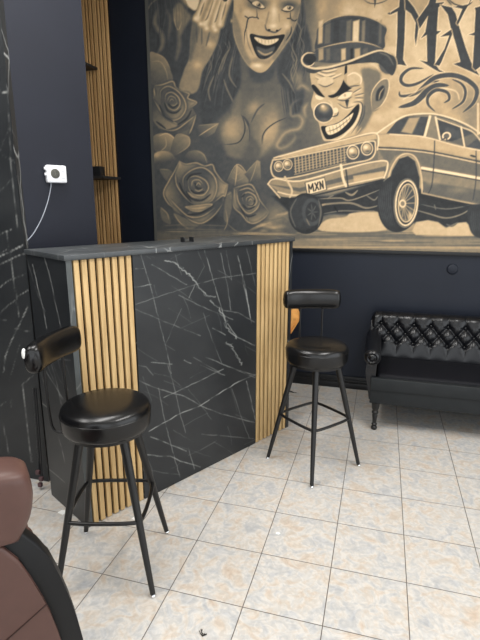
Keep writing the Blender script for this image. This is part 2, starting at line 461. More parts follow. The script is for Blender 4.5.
    for p in ([(365, -30), (330, 50), (312, 100)], [(415, -30), (375, 70), (352, 130)], [(450, -20), (418, 60), (398, 140)], [(478, -20), (450, 50), (430, 130)]):
        s.line(p, 44, .62, 1, False, 1.4); s.line([(x - 4, y) for x, y in p], 26, .88, .8, False, 1.6)
    for p in ([(345, 10), (318, 90)], [(395, -10), (362, 90), (345, 110)], [(438, -5), (408, 100), (398, 120)], [(462, 10), (436, 110)]): s.line(p, 6, .2, .85, True, .7)
    for x, y in ((296, 100), (325, 128), (356, 152), (402, 160)): s.blob(x, y, 20, 18, .88, .95)
    for x, y, r in ((380, 240, 30), (308, 345, 34), (370, 235, 14)): s.blob(x, y, r, r, .74, .85)
    for p in ([(300, 130), (305, 230)], [(330, 150), (330, 240)], [(372, 170), (352, 250)]): s.line(p, 9, .34, .7)
    s.line([(430, 160), (415, 225), (365, 320), (325, 395)], 4, .6, .7)
    s.ell(455, -2, 12, 11, .1); s.ell(455, -4, 6, 4, .7)
    s.O(220, 0)
    # neck and chest
    s.poly([(110, 290), (150, 350), (245, 380), (295, 320), (310, 420), (360, 520), (330, 640), (250, 700), (100, 700), (60, 560), (110, 470)], .38, 6, 1, True)
    s.poly([(150, 350), (245, 382), (295, 330), (280, 420), (180, 440)], .26, 8, .8, True)
    s.O(220, 80)
    s.poly([(105, 50), (118, 180), (148, 230), (172, 200), (235, 130), (292, 120), (312, 200), (302, 300), (262, 362), (200, 420), (60, 412), (20, 345), (12, 250), (60, 190)], .44, 7, 1, True)
    s.blob(62, 262, 70, 84, .70, .85); s.blob(268, 270, 74, 130, .70, .85, 12); s.blob(180, 150, 44, 60, .66, .8, 40)
    s.line([(120, 190), (150, 235), (158, 330)], 12, .25, .85); s.line([(165, 230), (200, 160), (240, 125)], 9, .28, .8)
    s.poly([(158, 240), (175, 300), (215, 360), (200, 430), (120, 430), (150, 330)], .34, 9, .8, True)
    s.line([(112, 180), (132, 235), (128, 290), (95, 335), (20, 345)], 6, .15, .95)
    s.line([(130, 220), (150, 260), (152, 320)], 4, .66, .8)
    s.line([(225, 345), (228, 300), (250, 262), (300, 225), (360, 200)], 6, .15, .95)
    s.line([(240, 340), (240, 300), (262, 265)], 3, .9, .6)
    s.line([(60, 215), (30, 230), (25, 265), (60, 285)], 3, .55, .7)
    for k in range(14):
        x = 320 + k * 6; s.line([(x, 40), (x + 8, 110), (x + 20, 190)], 5, rng.choice([.2, .34, .42]), .7)
    # smoke curls
    for p in ([(430, 100), (385, 130), (380, 190), (420, 190), (440, 220), (420, 260), (375, 270), (340, 290), (305, 345), (325, 365), (370, 345), (400, 310), (395, 285)],
              [(480, 60), (440, 30), (410, 50)], [(470, 120), (450, 160), (460, 200)]):
        s.line(p, 26, .58, .6, True, 2.4); s.line(p, 12, .74, .6, True, 1.4)
    # face of the middle woman
    s.O(220, 0)
    s.poly([(95, -100), (72, 60), (68, 130), (76, 200), (108, 285), (150, 350), (200, 386), (245, 378), (292, 322), (340, 255), (382, 190), (418, 90), (432, 0), (420, -110), (260, -190)], .70, 1.5, 1, True)
    s.poly([(72, 60), (66, 140), (80, 210), (112, 290), (150, 350), (165, 330), (130, 250), (110, 150)], .50, 5, .85, True)
    s.poly([(430, 20), (415, 100), (380, 195), (340, 255), (295, 320), (280, 300), (335, 225), (370, 120)], .50, 5, .85, True)
    for x, y, rx, ry, v in ((150, 60, 40, 30, .80), (290, 60, 22, 60, .9), (285, 140, 26, 16, .92), (200, 350, 34, 16, .9), (150, 190, 20, 40, .78), (360, 140, 26, 30, .80), (260, -60, 90, 40, .85), (110, 60, 16, 40, .62)):
        s.blob(x, y, rx, ry, v, .85)
    s.poly([(150, 330), (200, 310), (255, 320), (290, 300), (262, 340), (210, 334)], .5, 6, .6, True)
    # eyes
    s.blob(200, 22, 66, 36, .2, .9); s.blob(372, 32, 60, 36, .2, .9)
    s.line([(140, -10), (175, 22), (215, 45), (245, 42)], 8, .08, 1); s.line([(150, -30), (200, -40), (255, -6)], 14, .14, .9)
    s.line([(325, 52), (360, 62), (395, 48)], 7, .08, 1); s.line([(320, -2), (370, -34), (430, -20)], 14, .14, .9)
    s.poly([(172, 20), (200, 6), (238, 40), (212, 42)], .82, 1, 1, True); s.ell(208, 28, 13, 13, .5); s.ell(208, 26, 6, 6, .05); s.ell(203, 22, 3, 3, 1)
    s.poly([(335, 52), (362, 30), (392, 40), (372, 58)], .82, 1, 1, True); s.ell(370, 42, 12, 12, .5); s.ell(371, 42, 6, 6, .05); s.ell(367, 38, 3, 3, 1)
    # cracked make-up
    for p in ([(195, 48), (197, 92), (170, 92), (150, 102), (140, 150), (132, 180), (130, 240)], [(155, 100), (130, 84)], [(197, 90), (208, 104)], [(376, 62), (378, 100), (400, 112), (412, 100)], [(378, 100), (355, 98)], [(380, 140), (378, 175), (350, 220)]):
        s.line(p, 6, .12, .95)
    # nose
    s.line([(240, 130), (248, 158), (270, 168), (298, 172), (330, 150)], 9, .3, .9); s.line([(262, 60), (250, 110), (240, 150)], 10, .52, .7); s.line([(315, 70), (318, 120)], 9, .56, .6)
    s.ell(262, 160, 8, 5, .1); s.ell(305, 164, 7, 5, .1)
    # mouth
    s.poly([(160, 184), (210, 190), (262, 194), (310, 188), (346, 186), (328, 228), (292, 282), (245, 314), (205, 308), (178, 258)], .10, 1.2, 1, True)
    s.poly([(185, 198), (250, 212), (312, 206), (296, 228), (252, 242), (206, 226)], .86, 1.4, 1, True)
    for x in (205, 222, 240, 258, 275, 291): s.line([(x, 204), (x + 2, 236)], 3, .5, .8)
    s.poly([(195, 248), (245, 262), (292, 248), (280, 285), (245, 300), (210, 292)], .34, 3, 1, True)
    s.line([(200, 268), (240, 292), (282, 276)], 10, .68, .9)
    s.line([(185, 250), (212, 300), (245, 312), (290, 280), (325, 228)], 5, .3, .9)
    s.line([(165, 188), (215, 196), (262, 200)], 3, .42, .8)
    s.line([(140, 150), (150, 230), (180, 300)], 5, .42, .7); s.line([(345, 185), (345, 240)], 5, .45, .6)
    s.blob(62, 112, 8, 14, .7, .9)
    # ring at the right of her hair
    s.ell(470, 320, 38, 36, .9, 10); s.ell(472, 322, 30, 28, .16, 10)
    s.blob(420, 420, 40, 60, .6, .7)
    # ---- roses
    def edge(p, w=5, v=.8, al=.9):
        v = v - .02; s.line(p, w * 3.4, .14, .42, True, 1.1); s.line(p, w * 1.9, v - .16, .5, True, .8); s.line(p, w * .7, v, al * .85)
    def rose1():
        s.O(140, 80)
        s.poly([(68, 60), (80, 25), (110, 20), (175, 5), (192, 40), (228, 62), (262, 72), (258, 98), (303, 120), (282, 150), (300, 186), (282, 250), (262, 292), (215, 282), (150, 272), (100, 258), (70, 215), (75, 150)], .40, 1.2)
        s.poly([(75, 100), (120, 175), (200, 236), (150, 268), (90, 240), (70, 200)], .30, 2, 1, True, ((75, 120), (170, 250), .56))
        s.poly([(140, 268), (230, 236), (300, 188), (280, 255), (215, 282)], .34, 2, 1, False, ((250, 240), (290, 200), .62))
        s.poly([(225, 62), (262, 72), (258, 98), (303, 120), (262, 152), (235, 170), (240, 110)], .36, 2, 1, False, ((235, 120), (300, 120), .66))
        s.poly([(110, 95), (115, 55), (150, 35), (200, 60), (240, 110), (244, 160), (210, 205), (160, 215), (120, 170)], .34, 2, 1, True, ((175, 110), (240, 180), .58))
        for p in ([(75, 105), (118, 175), (160, 210), (205, 238)], [(140, 270), (195, 264), (250, 225), (300, 186)], [(80, 30), (120, 25), (175, 8), (192, 40), (225, 62)], [(225, 62), (262, 74), (256, 98), (303, 120), (265, 150)],
                  [(300, 186), (280, 250), (262, 290)], [(110, 100), (112, 58), (150, 34), (200, 58), (238, 108), (244, 158), (212, 204), (165, 214), (125, 180), (110, 130)], [(135, 110), (140, 78), (170, 66), (205, 92), (214, 130), (190, 160), (155, 150), (135, 115)],
                  [(75, 40), (80, 90)]): edge(p, 6)
        for p in ([(130, 120), (150, 165), (190, 175), (222, 150)], [(150, 125), (175, 148), (206, 130)], [(85, 220), (140, 262)], [(200, 240), (250, 205), (275, 160)], [(105, 130), (130, 190), (180, 222)]): s.line(p, 11, .18, .8)
    def rose2():
        s.O(140, 160)
        s.poly([(210, 5), (245, 20), (300, 14), (345, 30), (386, 24), (402, 60), (440, 112), (470, 130), (456, 190), (440, 232), (400, 290), (340, 335), (290, 330), (240, 302), (190, 276), (150, 230), (125, 175), (155, 110), (185, 60)], .38, 1.2)
        s.poly([(155, 110), (185, 65), (200, 130), (250, 210), (290, 240), (240, 300), (180, 265), (128, 175)], .30, 2, 1, False, ((220, 170), (140, 190), .56))
        s.poly([(210, 5), (245, 22), (300, 15), (340, 35), (280, 50), (235, 90), (228, 150), (190, 70)], .34, 2, 1, False, ((260, 80), (215, 10), .64))
        s.poly([(385, 25), (402, 62), (440, 112), (470, 130), (455, 190), (405, 200), (410, 130), (380, 70)], .34, 2, 1, False, ((390, 120), (470, 140), .68))
        s.poly([(260, 290), (330, 268), (385, 240), (440, 185), (442, 232), (400, 290), (340, 335), (290, 330)], .30, 2, 1, False, ((340, 270), (350, 335), .58))
        s.poly([(235, 90), (280, 50), (340, 40), (395, 85), (410, 150), (385, 215), (320, 245), (255, 215), (232, 150)], .32, 2, 1, True, ((320, 130), (400, 200), .58))
        s.poly([(240, 250), (300, 240), (384, 236), (345, 268), (290, 272)], .66, 2, 1, True)
        s.ell(312, 138, 60, 52, .36, 20)
        s.poly([(250, 170), (300, 185), (350, 182), (330, 200), (280, 200)], .62, 2, .9, True)
        for p in ([(210, 6), (245, 22), (300, 15), (345, 32), (386, 25), (402, 62), (440, 112), (470, 130)], [(470, 130), (455, 190), (440, 190), (400, 222)], [(440, 235), (398, 292), (338, 335), (288, 330), (240, 300)], [(210, 6), (185, 60), (155, 112), (126, 175), (150, 230), (190, 262)],
                  [(190, 65), (196, 130), (235, 190), (280, 232)], [(235, 150), (232, 95), (280, 52), (340, 42), (395, 86), (410, 150), (386, 214), (330, 240)], [(258, 130), (262, 98), (300, 86), (350, 110), (366, 150), (340, 185), (300, 186), (265, 160), (258, 120)],
                  [(245, 250), (300, 244), (384, 236), (345, 268), (285, 272), (245, 252)], [(155, 200), (200, 250), (260, 300), (330, 300), (400, 255)]): edge(p, 6)
        for p in ([(245, 165), (275, 205), (330, 215), (380, 180)], [(250, 110), (275, 80), (330, 70)], [(210, 120), (230, 170), (275, 225)], [(270, 160), (300, 178), (345, 168)], [(250, 292), (320, 285), (395, 240)], [(292, 120), (305, 150), (330, 150)]): s.line(p, 12, .17, .8)
    def rose3():
        s.O(220, 160)
        s.poly([(75, 150), (110, 140), (165, 130), (196, 176), (215, 216), (262, 276), (240, 306), (190, 336), (150, 330), (115, 290), (74, 250), (70, 190)], .40, 1.2)
        s.poly([(75, 150), (95, 210), (110, 250), (150, 330), (115, 290), (74, 250)], .32, 2, 1, False, ((110, 220), (75, 220), .6))
        s.poly([(150, 290), (205, 262), (215, 216), (262, 276), (238, 306), (190, 336), (150, 330)], .34, 2, 1, False, ((190, 270), (215, 330), .64))
        s.poly([(105, 150), (165, 132), (196, 176), (214, 220), (190, 265), (140, 280), (105, 235), (98, 190)], .32, 2, 1, True, ((150, 210), (210, 250), .62))
        for p in ([(75, 150), (110, 140), (165, 131), (196, 176), (214, 216), (262, 276)], [(72, 190), (74, 250), (116, 290), (150, 330), (190, 336), (240, 306), (262, 276)], [(88, 160), (98, 220), (130, 275), (150, 328)], [(105, 240), (150, 285), (195, 262), (214, 222)],
                  [(125, 225), (120, 190), (150, 172), (185, 190), (196, 225), (172, 250), (140, 242)], [(98, 165), (150, 150), (190, 175)]): edge(p, 6)
        for p in ([(120, 235), (150, 262), (190, 245)], [(145, 240), (175, 238), (186, 212)], [(110, 255), (145, 300), (195, 290)], [(115, 200), (135, 178)]): s.line(p, 10, .17, .8)
    # leaves and buds
    s.O(140, 0)
    s.poly([(50, 290), (88, 284), (130, 310), (162, 370), (170, 440), (60, 445)], .36, 2, 1, True, ((80, 420), (130, 300), .56)); s.line([(60, 330), (110, 330), (140, 380), (150, 430)], 6, .62, .7); s.line([(88, 286), (132, 312), (164, 372)], 5, .66, .8)
    s.O(140, 80)
    s.poly([(310, 242), (422, 230), (398, 282), (335, 318), (300, 296)], .28, 1.5, 1, False, ((320, 300), (400, 235), .54)); s.line([(312, 300), (360, 268), (420, 231)], 5, .70); s.line([(310, 242), (360, 238), (422, 230)], 4, .6)
    s.poly([(72, 300), (145, 284), (192, 322), (186, 372), (120, 388), (76, 372)], .38, 1.5, 1, True, ((100, 370), (150, 290), .6)); s.line([(100, 300), (146, 286), (190, 322), (186, 370)], 6, .74); s.line([(135, 300), (140, 350), (110, 380)], 6, .6)
    s.poly([(192, 292), (258, 300), (262, 352), (198, 398), (160, 400)], .36, 1.5, 1, True, ((180, 390), (250, 300), .56)); s.line([(205, 300), (258, 302), (262, 350), (200, 395)], 5, .62)
    s.poly([(75, 400), (120, 378), (170, 392), (192, 440), (150, 470), (80, 468)], .32, 2, 1, True, ((120, 440), (110, 385), .62)); s.blob(90, 400, 20, 16, .75, .7)
    s.poly([(250, 390), (300, 375), (340, 395), (360, 450), (240, 450)], .30, 2, 1, True, ((300, 440), (320, 380), .48)); s.line([(300, 376), (340, 398), (358, 445)], 5, .58)
    rose1(); s.O(140, 80)
    for p in ([(146, 112), (160, 88), (186, 94), (196, 118)], [(158, 116), (170, 102), (182, 112)], [(164, 132), (186, 136), (200, 118)]): s.line(p, 5, .62, .8)
    s.O(140, 160)
    s.poly([(105, 50), (170, 60), (180, 120), (150, 120)], .40, 2, 1, True); s.line([(105, 50), (160, 52)], 4, .6)
    s.poly([(110, 255), (150, 285), (165, 340), (120, 320)], .42, 2, 1, True); s.line([(108, 250), (145, 285), (155, 320)], 5, .6)
    s.poly([(180, 285), (240, 310), (320, 340), (260, 370), (205, 330)], .44, 2, 1, True); s.line([(182, 285), (215, 335), (260, 365)], 5, .62)
    s.blob(400, 320, 50, 40, .22, .9); s.poly([(440, 250), (480, 230), (480, 330), (455, 350)], .3, 2, 1, True)
    for k in range(9):
        y = 350 + k * 11; s.line([(95 + rng.uniform(0, 60), y), (250, y + rng.uniform(-8, 8)), (470, y + rng.uniform(-10, 6))], 9, rng.choice([.34, .46, .55, .6]), .6)
    rose2(); s.O(140, 160)
    for p in ([(276, 142), (282, 112), (314, 106), (336, 128)], [(298, 140), (312, 122), (326, 136)], [(290, 156), (314, 166), (338, 152)]): s.line(p, 6, .66, .8)
    s.O(220, 160)
    s.poly([(38, 112), (90, 24), (140, 68), (152, 125), (92, 148)], .34, 1.5, 1, False, ((60, 130), (110, 40), .6)); s.line([(92, 26), (88, 80), (80, 140)], 5, .72); s.line([(38, 112), (90, 24), (140, 68), (152, 122)], 5, .66)
    for a in ((60, 92), (72, 62)): s.line([a, (88, a[1] + 14)], 4, .6, .7)
    for a in ((118, 60), (132, 92)): s.line([a, (86, a[1] + 24)], 4, .6, .7)
    s.poly([(130, 76), (198, 0), (215, 8), (216, 108), (168, 126)], .32, 1.5, 1, False, ((160, 110), (200, 10), .56)); s.line([(200, 2), (180, 70), (160, 118)], 4, .66); s.line([(132, 76), (198, 1)], 4, .6); s.line([(214, 10), (216, 108)], 4, .5)
    s.poly([(190, 140), (240, 138), (246, 230), (210, 200)], .32, 2, 1, True)
    s.poly([(35, 190), (60, 170), (66, 240), (40, 330), (20, 300)], .42, 2, 1, True); s.line([(35, 190), (62, 172)], 4, .6)
    rose3(); s.O(220, 160)
    for p in ([(140, 224), (144, 202), (166, 194), (182, 212)], [(152, 222), (162, 208), (172, 218)], [(150, 238), (170, 238), (182, 222)]): s.line(p, 5, .66, .8)
    s.line([(30, 260), (40, 330), (20, 380)], 6, .6, .8); s.line([(40, 340), (90, 380), (150, 395)], 6, .5, .8)
    for k in range(16): s.line([(120 + k * 14, 395 - k * 8), (200 + k * 12, 360 - k * 6), (330 + k * 3, 290 - k * 2 + rng.uniform(-10, 60))], 12, rng.choice([.38, .5, .6, .68]), .45)
    for k in range(12): s.blob(rng.uniform(230, 350), rng.uniform(330, 400), 30, 14, rng.uniform(.5, .75), .7)
    # ---- lettering M X N
    s.O(390, 0); ink = .235
    def letter(pts): s.line(pts + [pts[0]], 9, .92, .75, False, .5, False); s.poly(pts, ink, .45)
    L = [[(30, 345), (38, 200), (40, 62), (0, 80), (4, 66), (48, 38), (52, -20), (60, -120), (90, -120), (88, 0), (82, 62), (78, 200), (70, 318), (88, 352), (60, 346)],
         [(80, 0), (88, -10), (128, 40), (160, 98), (152, 152), (138, 244), (131, 200), (137, 122), (112, 74), (82, 52)],
         [(146, 105), (205, 22), (222, -40), (230, -120), (262, -120), (250, -10), (244, 16), (290, 12), (258, 40), (250, 165), (272, 166), (248, 186), (240, 338), (262, 372), (290, 386), (262, 384), (228, 366), (158, 322), (198, 330), (196, 186), (164, 206), (188, 172), (203, 84), (158, 154)],
         [(268, 26), (330, 40), (350, 72), (368, 140), (402, 250), (432, 330), (478, 404), (440, 386), (338, 342), (376, 330), (352, 240), (322, 142), (308, 78)],
         [(438, -6), (398, 62), (362, 134), (354, 124), (386, 48), (338, 38), (418, 24), (430, -6)],
         [(332, 182), (302, 262), (274, 332), (262, 352), (238, 345), (290, 262), (316, 190), (268, 197), (326, 158)],
         [(452, 42), (520, 24), (575, 60), (560, 250), (562, 340), (610, 365), (540, 372), (505, 330), (508, 90), (492, 70), (486, 352), (455, 376), (440, 360), (450, 190), (418, 186), (450, 174), (456, 60)]]
    for p in L: letter(p)
    s.line([(300, -20), (340, 20), (400, 34), (440, 10)], 8, ink); s.line([(300, -5), (330, 30)], 6, ink)
    s.O(300, 0)
    s.line([(335, -8), (362, 14), (405, 20), (450, 8), (480, -12)], 5, ink); s.poly([(394, -10), (408, -10), (404, 20), (398, 42)], ink, .5); s.poly([(466, 72), (480, 66), (480, 80)], ink, .5)
    # flourishes
    s.O(390, 0)
    s.ell(-12, 340, 52, 60, .36, 0, 1.5); s.ell(-12, 340, 50, 58, .72, 0, ring=5)
    def swash(p, w):
        w *= 1.35; s.line(p, w + 8, .93, .6); s.line(p, w, .28, 1)
    swash([(178, 366), (112, 366), (66, 400), (60, 436), (92, 456), (150, 444), (230, 398)], 14)
    s.O(390, 80)
    swash([(50, 60), (60, 86), (140, 72), (218, 18), (262, 4)], 12)
    swash([(48, 146), (130, 122), (196, 62), (250, 30), (312, 30)], 24)
    swash([(130, 80), (180, 34), (240, -12), (330, -26), (410, 0), (462, 52), (446, 120), (390, 172)], 20)
    swash([(330, -4), (380, 20), (402, 60), (388, 116), (330, 156)], 12)
    swash([(242, 170), (204, 132), (204, 88), (248, 54), (304, 66), (316, 102), (288, 122)], 14)
    s.blob(250, 110, 26, 26, .62, .7)
    for p in ([(60, 110), (180, 40), (240, 10)], [(260, 40), (350, 60), (370, 110)]): s.line(p, 8, .9, .6)
    # ---- clown
    s.O(300, 80)
    s.poly([(70, -60), (60, 15), (74, 60), (60, 118), (66, 160), (100, 230), (116, 290), (136, 326), (230, 312), (300, 290), (360, 250), (392, 160), (410, 100), (420, 20), (400, -70), (240, -90)], .72, 1.2, 1, True)
    s.poly([(330, -60), (430, -40), (410, 60), (392, 160), (350, 250), (300, 285), (330, 160), (340, 40)], .42, 6, .85, True)
    s.poly([(384, 160), (380, 70), (420, 12), (462, -10), (478, 10), (468, 80), (440, 130), (410, 162)], .50, 1.2, 1, True); s.line([(384, 160), (382, 72), (424, 8), (466, -6), (476, 30), (462, 90), (430, 140), (395, 162)], 6, .84)
    s.poly([(405, 110), (410, 60), (440, 30), (452, 50), (436, 100)], .18, 3, 1, True); s.line([(420, 110), (428, 70), (450, 40)], 6, .66)
    # brow and forehead wrinkles
    for p in ([(80, -20), (130, 0), (170, -12), (226, -36)], [(86, -44), (140, -24), (190, -36)], [(94, -60), (140, -46), (200, -60)]): s.line(p, 10, .86, .9); s.line([(x, y + 9) for x, y in p], 5, .3, .8)
    s.ell(136, 8, 44, 26, .80, -8); s.line([(96, 20), (136, 36), (184, 14)], 6, .3, .9)
    s.poly([(62, 32), (80, 28), (120, 76), (132, 92), (104, 86), (80, 66)], .08, 1, 1, True)
    s.poly([(150, 84), (184, 74), (214, 40), (234, -10), (240, -70), (252, -70), (250, 0), (262, 30), (318, 14), (260, 54), (206, 84), (170, 96)], .08, 1, 1, True)
    s.poly([(228, -12), (262, -42), (318, -40), (330, -10), (320, 30), (268, 40)], .74, 2, .9, True); s.line([(250, -20), (290, -38), (326, -12), (322, 26)], 8, .9); s.line([(262, 36), (322, 28)], 6, .25, .9)
    # eyes
    s.poly([(82, 82), (104, 86), (126, 98), (108, 106), (88, 100)], .92, .8, 1, True)
    s.poly([(202, 98), (238, 70), (276, 66), (262, 90), (216, 102)], .95, .8, 1, True); s.ell(240, 82, 8, 9, .7); s.line([(196, 104), (238, 110), (280, 88)], 6, .25, .9); s.line([(200, 92), (238, 64), (282, 60)], 5, .12)
    s.poly([(240, 108), (262, 106), (258, 128), (252, 150), (244, 128)], .10, .8)
    for p in ([(200, 122), (250, 150), (318, 124)], [(280, 70), (330, 40)], [(290, 84), (345, 70)], [(290, 96), (340, 96)]): s.line(p, 6, .3, .8); s.line([(x, y + 7) for x, y in p], 5, .9, .7)
    s.blob(285, 130, 40, 22, .84, .8); s.blob(180, 60, 20, 12, .8, .7)
    # smile
    s.poly([(112, 250), (150, 244), (205, 226), (256, 186), (296, 140), (316, 132), (312, 176), (286, 232), (240, 280), (190, 308), (146, 318), (124, 290)], .08, 1.2, 1, True)
    s.poly([(138, 252), (200, 232), (258, 194), (284, 176), (270, 212), (236, 250), (196, 280), (152, 292)], .88, 1.2, 1, True)
    s.line([(142, 276), (200, 256), (276, 196)], 4, .25, .9)
    for x, y in ((156, 246), (174, 242), (192, 236), (210, 228), (228, 216), (246, 204), (262, 192)): s.line([(x, y), (x + 8, y + 48 - (x - 156) * .16)], 3.4, .32, .85)
    s.line([(132, 318), (200, 318), (250, 282), (300, 225), (326, 150), (316, 122)], 9, .86, .9); s.line([(280, 120), (322, 118), (334, 150), (316, 220), (270, 290)], 6, .2, .9)
    s.line([(345, 130), (340, 190), (310, 250)], 8, .26, .7); s.line([(330, 250), (300, 290)], 6, .8, .7)
    s.line([(104, 232), (120, 300), (136, 326)], 6, .8, .8)
    # nose
    s.ell(127, 174, 56, 56, .93, 0, .6); s.ell(127, 174, 50, 50, .24, 0, .6); s.blob(128, 150, 34, 28, .72, .95); s.blob(122, 140, 12, 10, .95, .9); s.blob(130, 214, 40, 14, .42, .7)
    s.ell(190, 162, 14, 14, .92); s.line([(164, 196), (196, 190), (206, 170)], 6, .2, .9); s.line([(150, 108), (166, 120), (176, 150)], 7, .8, .8)
    # hat
    s.O(300, 0)
    s.poly([(84, 268), (88, 200), (96, 150), (150, 106), (240, 82), (340, 86), (420, 116), (462, 150), (452, 200), (440, 262), (300, 240), (180, 244)], .27, 1, 1, True)
    for x, w, v, al in ((112, 24, .8, .85), (150, 30, .46, .7), (196, 30, .2, .6), (262, 26, .5, .7), (300, 34, .88, .9), (340, 18, .6, .7), (392, 40, .22, .6), (430, 14, .5, .6)):
        s.poly([(x - w / 2, 115), (x + w / 2, 105), (x + w / 2 - 4, 230), (x - w / 2 - 4, 236)], v, 3, al)
    s.line([(96, 152), (150, 108), (240, 82), (340, 86), (420, 116), (462, 152)], 7, .72); s.line([(110, 148), (170, 116), (250, 100), (340, 104), (420, 134)], 5, .2, .7)
    s.poly([(84, 266), (180, 238), (290, 224), (380, 236), (442, 262), (432, 285), (300, 318), (180, 338), (84, 336)], .30, .8, 1, True)
    for x, w, v, al in ((112, 26, .72, .8), (150, 20, .5, .6), (200, 40, .34, .6), (232, 24, .82, .85), (276, 12, .1, .8), (306, 30, .78, .8), (350, 24, .46, .6), (410, 30, .24, .6)):
        s.poly([(x - w / 2, 262), (x + w / 2, 256), (x + w / 2, 318), (x - w / 2, 326)], v, 3, al)
    s.line([(84, 264), (180, 238), (290, 222), (380, 236), (440, 260)], 6, .76)
    s.poly([(80, 284), (34, 284), (8, 318), (26, 352), (84, 368), (150, 362), (250, 334), (340, 298), (410, 274), (452, 276), (500, 300), (514, 350), (496, 400), (470, 390), (420, 340), (340, 336), (250, 348), (190, 360), (120, 376), (70, 392), (30, 370)], .24, .8, 1, True)
    s.poly([(86, 330), (180, 338), (300, 318), (180, 350), (90, 354)], .5, 2, .8, True)
    s.line([(82, 285), (36, 284), (10, 318), (26, 350), (84, 366), (150, 360), (250, 332), (340, 297), (410, 272), (452, 274), (500, 298)], 12, .82); s.line([(84, 374), (150, 370), (250, 344), (340, 312)], 6, .1, .8)
    s.ell(52, 315, 34, 26, .16, 0, 1.5)
    s.line([(420, 280), (470, 300), (500, 350)], 8, .5, .7)
    # ---- car
    s.O(0, 0, 1)
    s.poly([(272, 196), (330, 196), (384, 178), (424, 190), (480, 204), (605, 226), (605, 232), (480, 230), (430, 226), (378, 216), (330, 214), (300, 222)], .17, 2)
    # road
    s.poly([(134, 232), (605, 229), (605, 262), (134, 262)], .40, 3)
    s.poly([(134, 240), (605, 238), (605, 262), (134, 262)], .52, 1.5)
    for k in range(60):
        x = rng.uniform(140, 590); y = rng.uniform(230, 249); s.line([(x, y), (x + rng.uniform(20, 70), y + rng.uniform(-.6, .6))], rng.uniform(.8, 2), rng.choice([.34, .46, .6, .7]), .6)
    s.line([(134, 246.5), (605, 248)], 2.2, .66, .8, False)
    s.poly([(322, 231), (326, 220), (345, 217), (352, 213), (378, 212), (386, 230)], .74, 1, 1, True)
    s.poly([(412, 231), (416, 222), (428, 220), (438, 222), (446, 228), (456, 223), (466, 222), (474, 230), (474, 236), (416, 235)], .74, 1, 1)
    s.poly([(510, 236), (516, 226), (570, 228), (605, 232), (605, 238)], .72, 1, 1)
    # cabin
    s.poly([(385, 136), (398, 120), (408, 115), (432, 113.5), (452, 118.5), (472, 127.5), (492, 142), (540, 156), (545, 172), (424, 160), (385, 142)], .5, .6)
    s.poly([(386, 134), (396, 122), (407, 116.5), (429, 116.8), (424.8, 136), (408, 134.6)], .27, .5)
    s.poly([(401, 132), (409, 118), (420, 117), (412, 134)], .72, 1.2, .8)
    s.poly([(437.6, 119), (460, 127), (464, 146), (440, 138.5)], .25, .5); s.poly([(462, 128), (473, 133), (486, 150), (465.6, 147)], .30, .5)
    s.poly([(445, 127), (459, 131), (461, 140), (446, 136)], .34, 2, .7)
    s.poly([(450, 142), (473, 133.5), (478, 138), (466, 147)], .5, 1, .6)
    for p, w in (([(376, 134), (396, 120.5), (409, 115), (432, 113.8), (452, 118.6), (472, 127.6), (492, 143)], 1.4), ([(430, 116.5), (424.6, 136.5)], 2.6), ([(435.5, 117), (440, 139.5)], 1.8), ([(437, 118.6), (460, 126.8), (474, 133), (488, 151)], 1.0), ([(461, 127), (464.6, 147.5)], 1.5)):
        s.line(p, w, .88, .95, False)
    s.line([(432, 115.2), (452, 120.2), (470, 129)], 1.2, .3, .8)
    # body side and bonnet
    s.poly([(376, 134), (390, 133.6), (424, 136.4), (464, 147), (480, 150.6), (540, 160), (605, 176), (605, 224), (480, 204.5), (424, 193), (421.5, 178), (416, 160), (409, 154.5), (399, 157), (391, 170), (386.5, 186), (377, 170)], .52, .7)
    s.poly([(377, 134.4), (390, 133.8), (424, 136.8), (464, 147.4), (540, 161), (605, 177), (605, 186), (480, 160), (424, 149.6), (390, 146.6), (377, 147)], .70, 1.2)
    s.poly([(377, 148), (390, 148.4), (424, 152), (480, 163), (605, 190), (605, 202), (480, 176), (422, 165.6), (416, 158), (404, 152.6), (395, 156), (388, 166)], .42, 1.2)
    s.poly([(422, 181), (480, 190), (605, 214), (605, 224), (480, 204.5), (424, 193)], .38, 1.4)
    s.blob(432, 182, 10, 4, .62, .6); s.blob(460, 190, 14, 4, .56, .6); s.blob(450, 154, 30, 3, .6, .5, 12)
    for p, w, v in (([(378, 147.4), (424, 150.6), (480, 161.6), (605, 188)], 1.1, .2), ([(378, 149), (424, 152.2), (480, 163.4), (605, 190)], 1, .82), ([(422, 168), (480, 178.4), (605, 203)], 2.6, .9), ([(422, 170.4), (480, 180.6), (605, 205)], 1, .22), ([(434.6, 141), (434, 160), (432, 184), (428, 194)], 1, .22), ([(476, 151), (476, 178), (473, 200)], 1, .24),
                    ([(386.5, 186), (391, 169), (399, 156.6), (409, 153.8), (417, 160), (421.6, 178), (422, 192)], 1.5, .78), ([(422, 193), (480, 205), (605, 226)], 1.6, .66), ([(390, 134.4), (424, 137), (464, 147.4), (540, 161)], 1.2, .85)):
        s.line(p, w, v, .95, False)
    s.poly([(388, 186), (392, 171), (399, 159), (408, 156), (415, 161), (419.6, 178), (419, 196), (388, 200)], .20, .8)
    s.ell(446.5, 136, 4.6, 4, .9, -20); s.ell(446.5, 136, 3, 2.6, .4, -20); s.line([(441, 140.5), (446, 138), (447, 142)], 1.6, .3); s.line([(470, 155.4), (476, 157)], 2, .2)
    # bonnet top and front
    s.poly([(272, 158.5), (282, 153.6), (310, 147.4), (345, 139.4), (376, 133.2), (378, 147), (378, 160), (386, 163), (386, 172), (345, 186), (300, 196), (278, 197), (268, 184), (274, 178), (270, 168)], .44, .7)
    s.poly([(276, 156.6), (310, 147.8), (345, 140), (376, 133.6), (377, 139), (345, 145.6), (310, 153.4), (284, 158.4)], .70, .8)
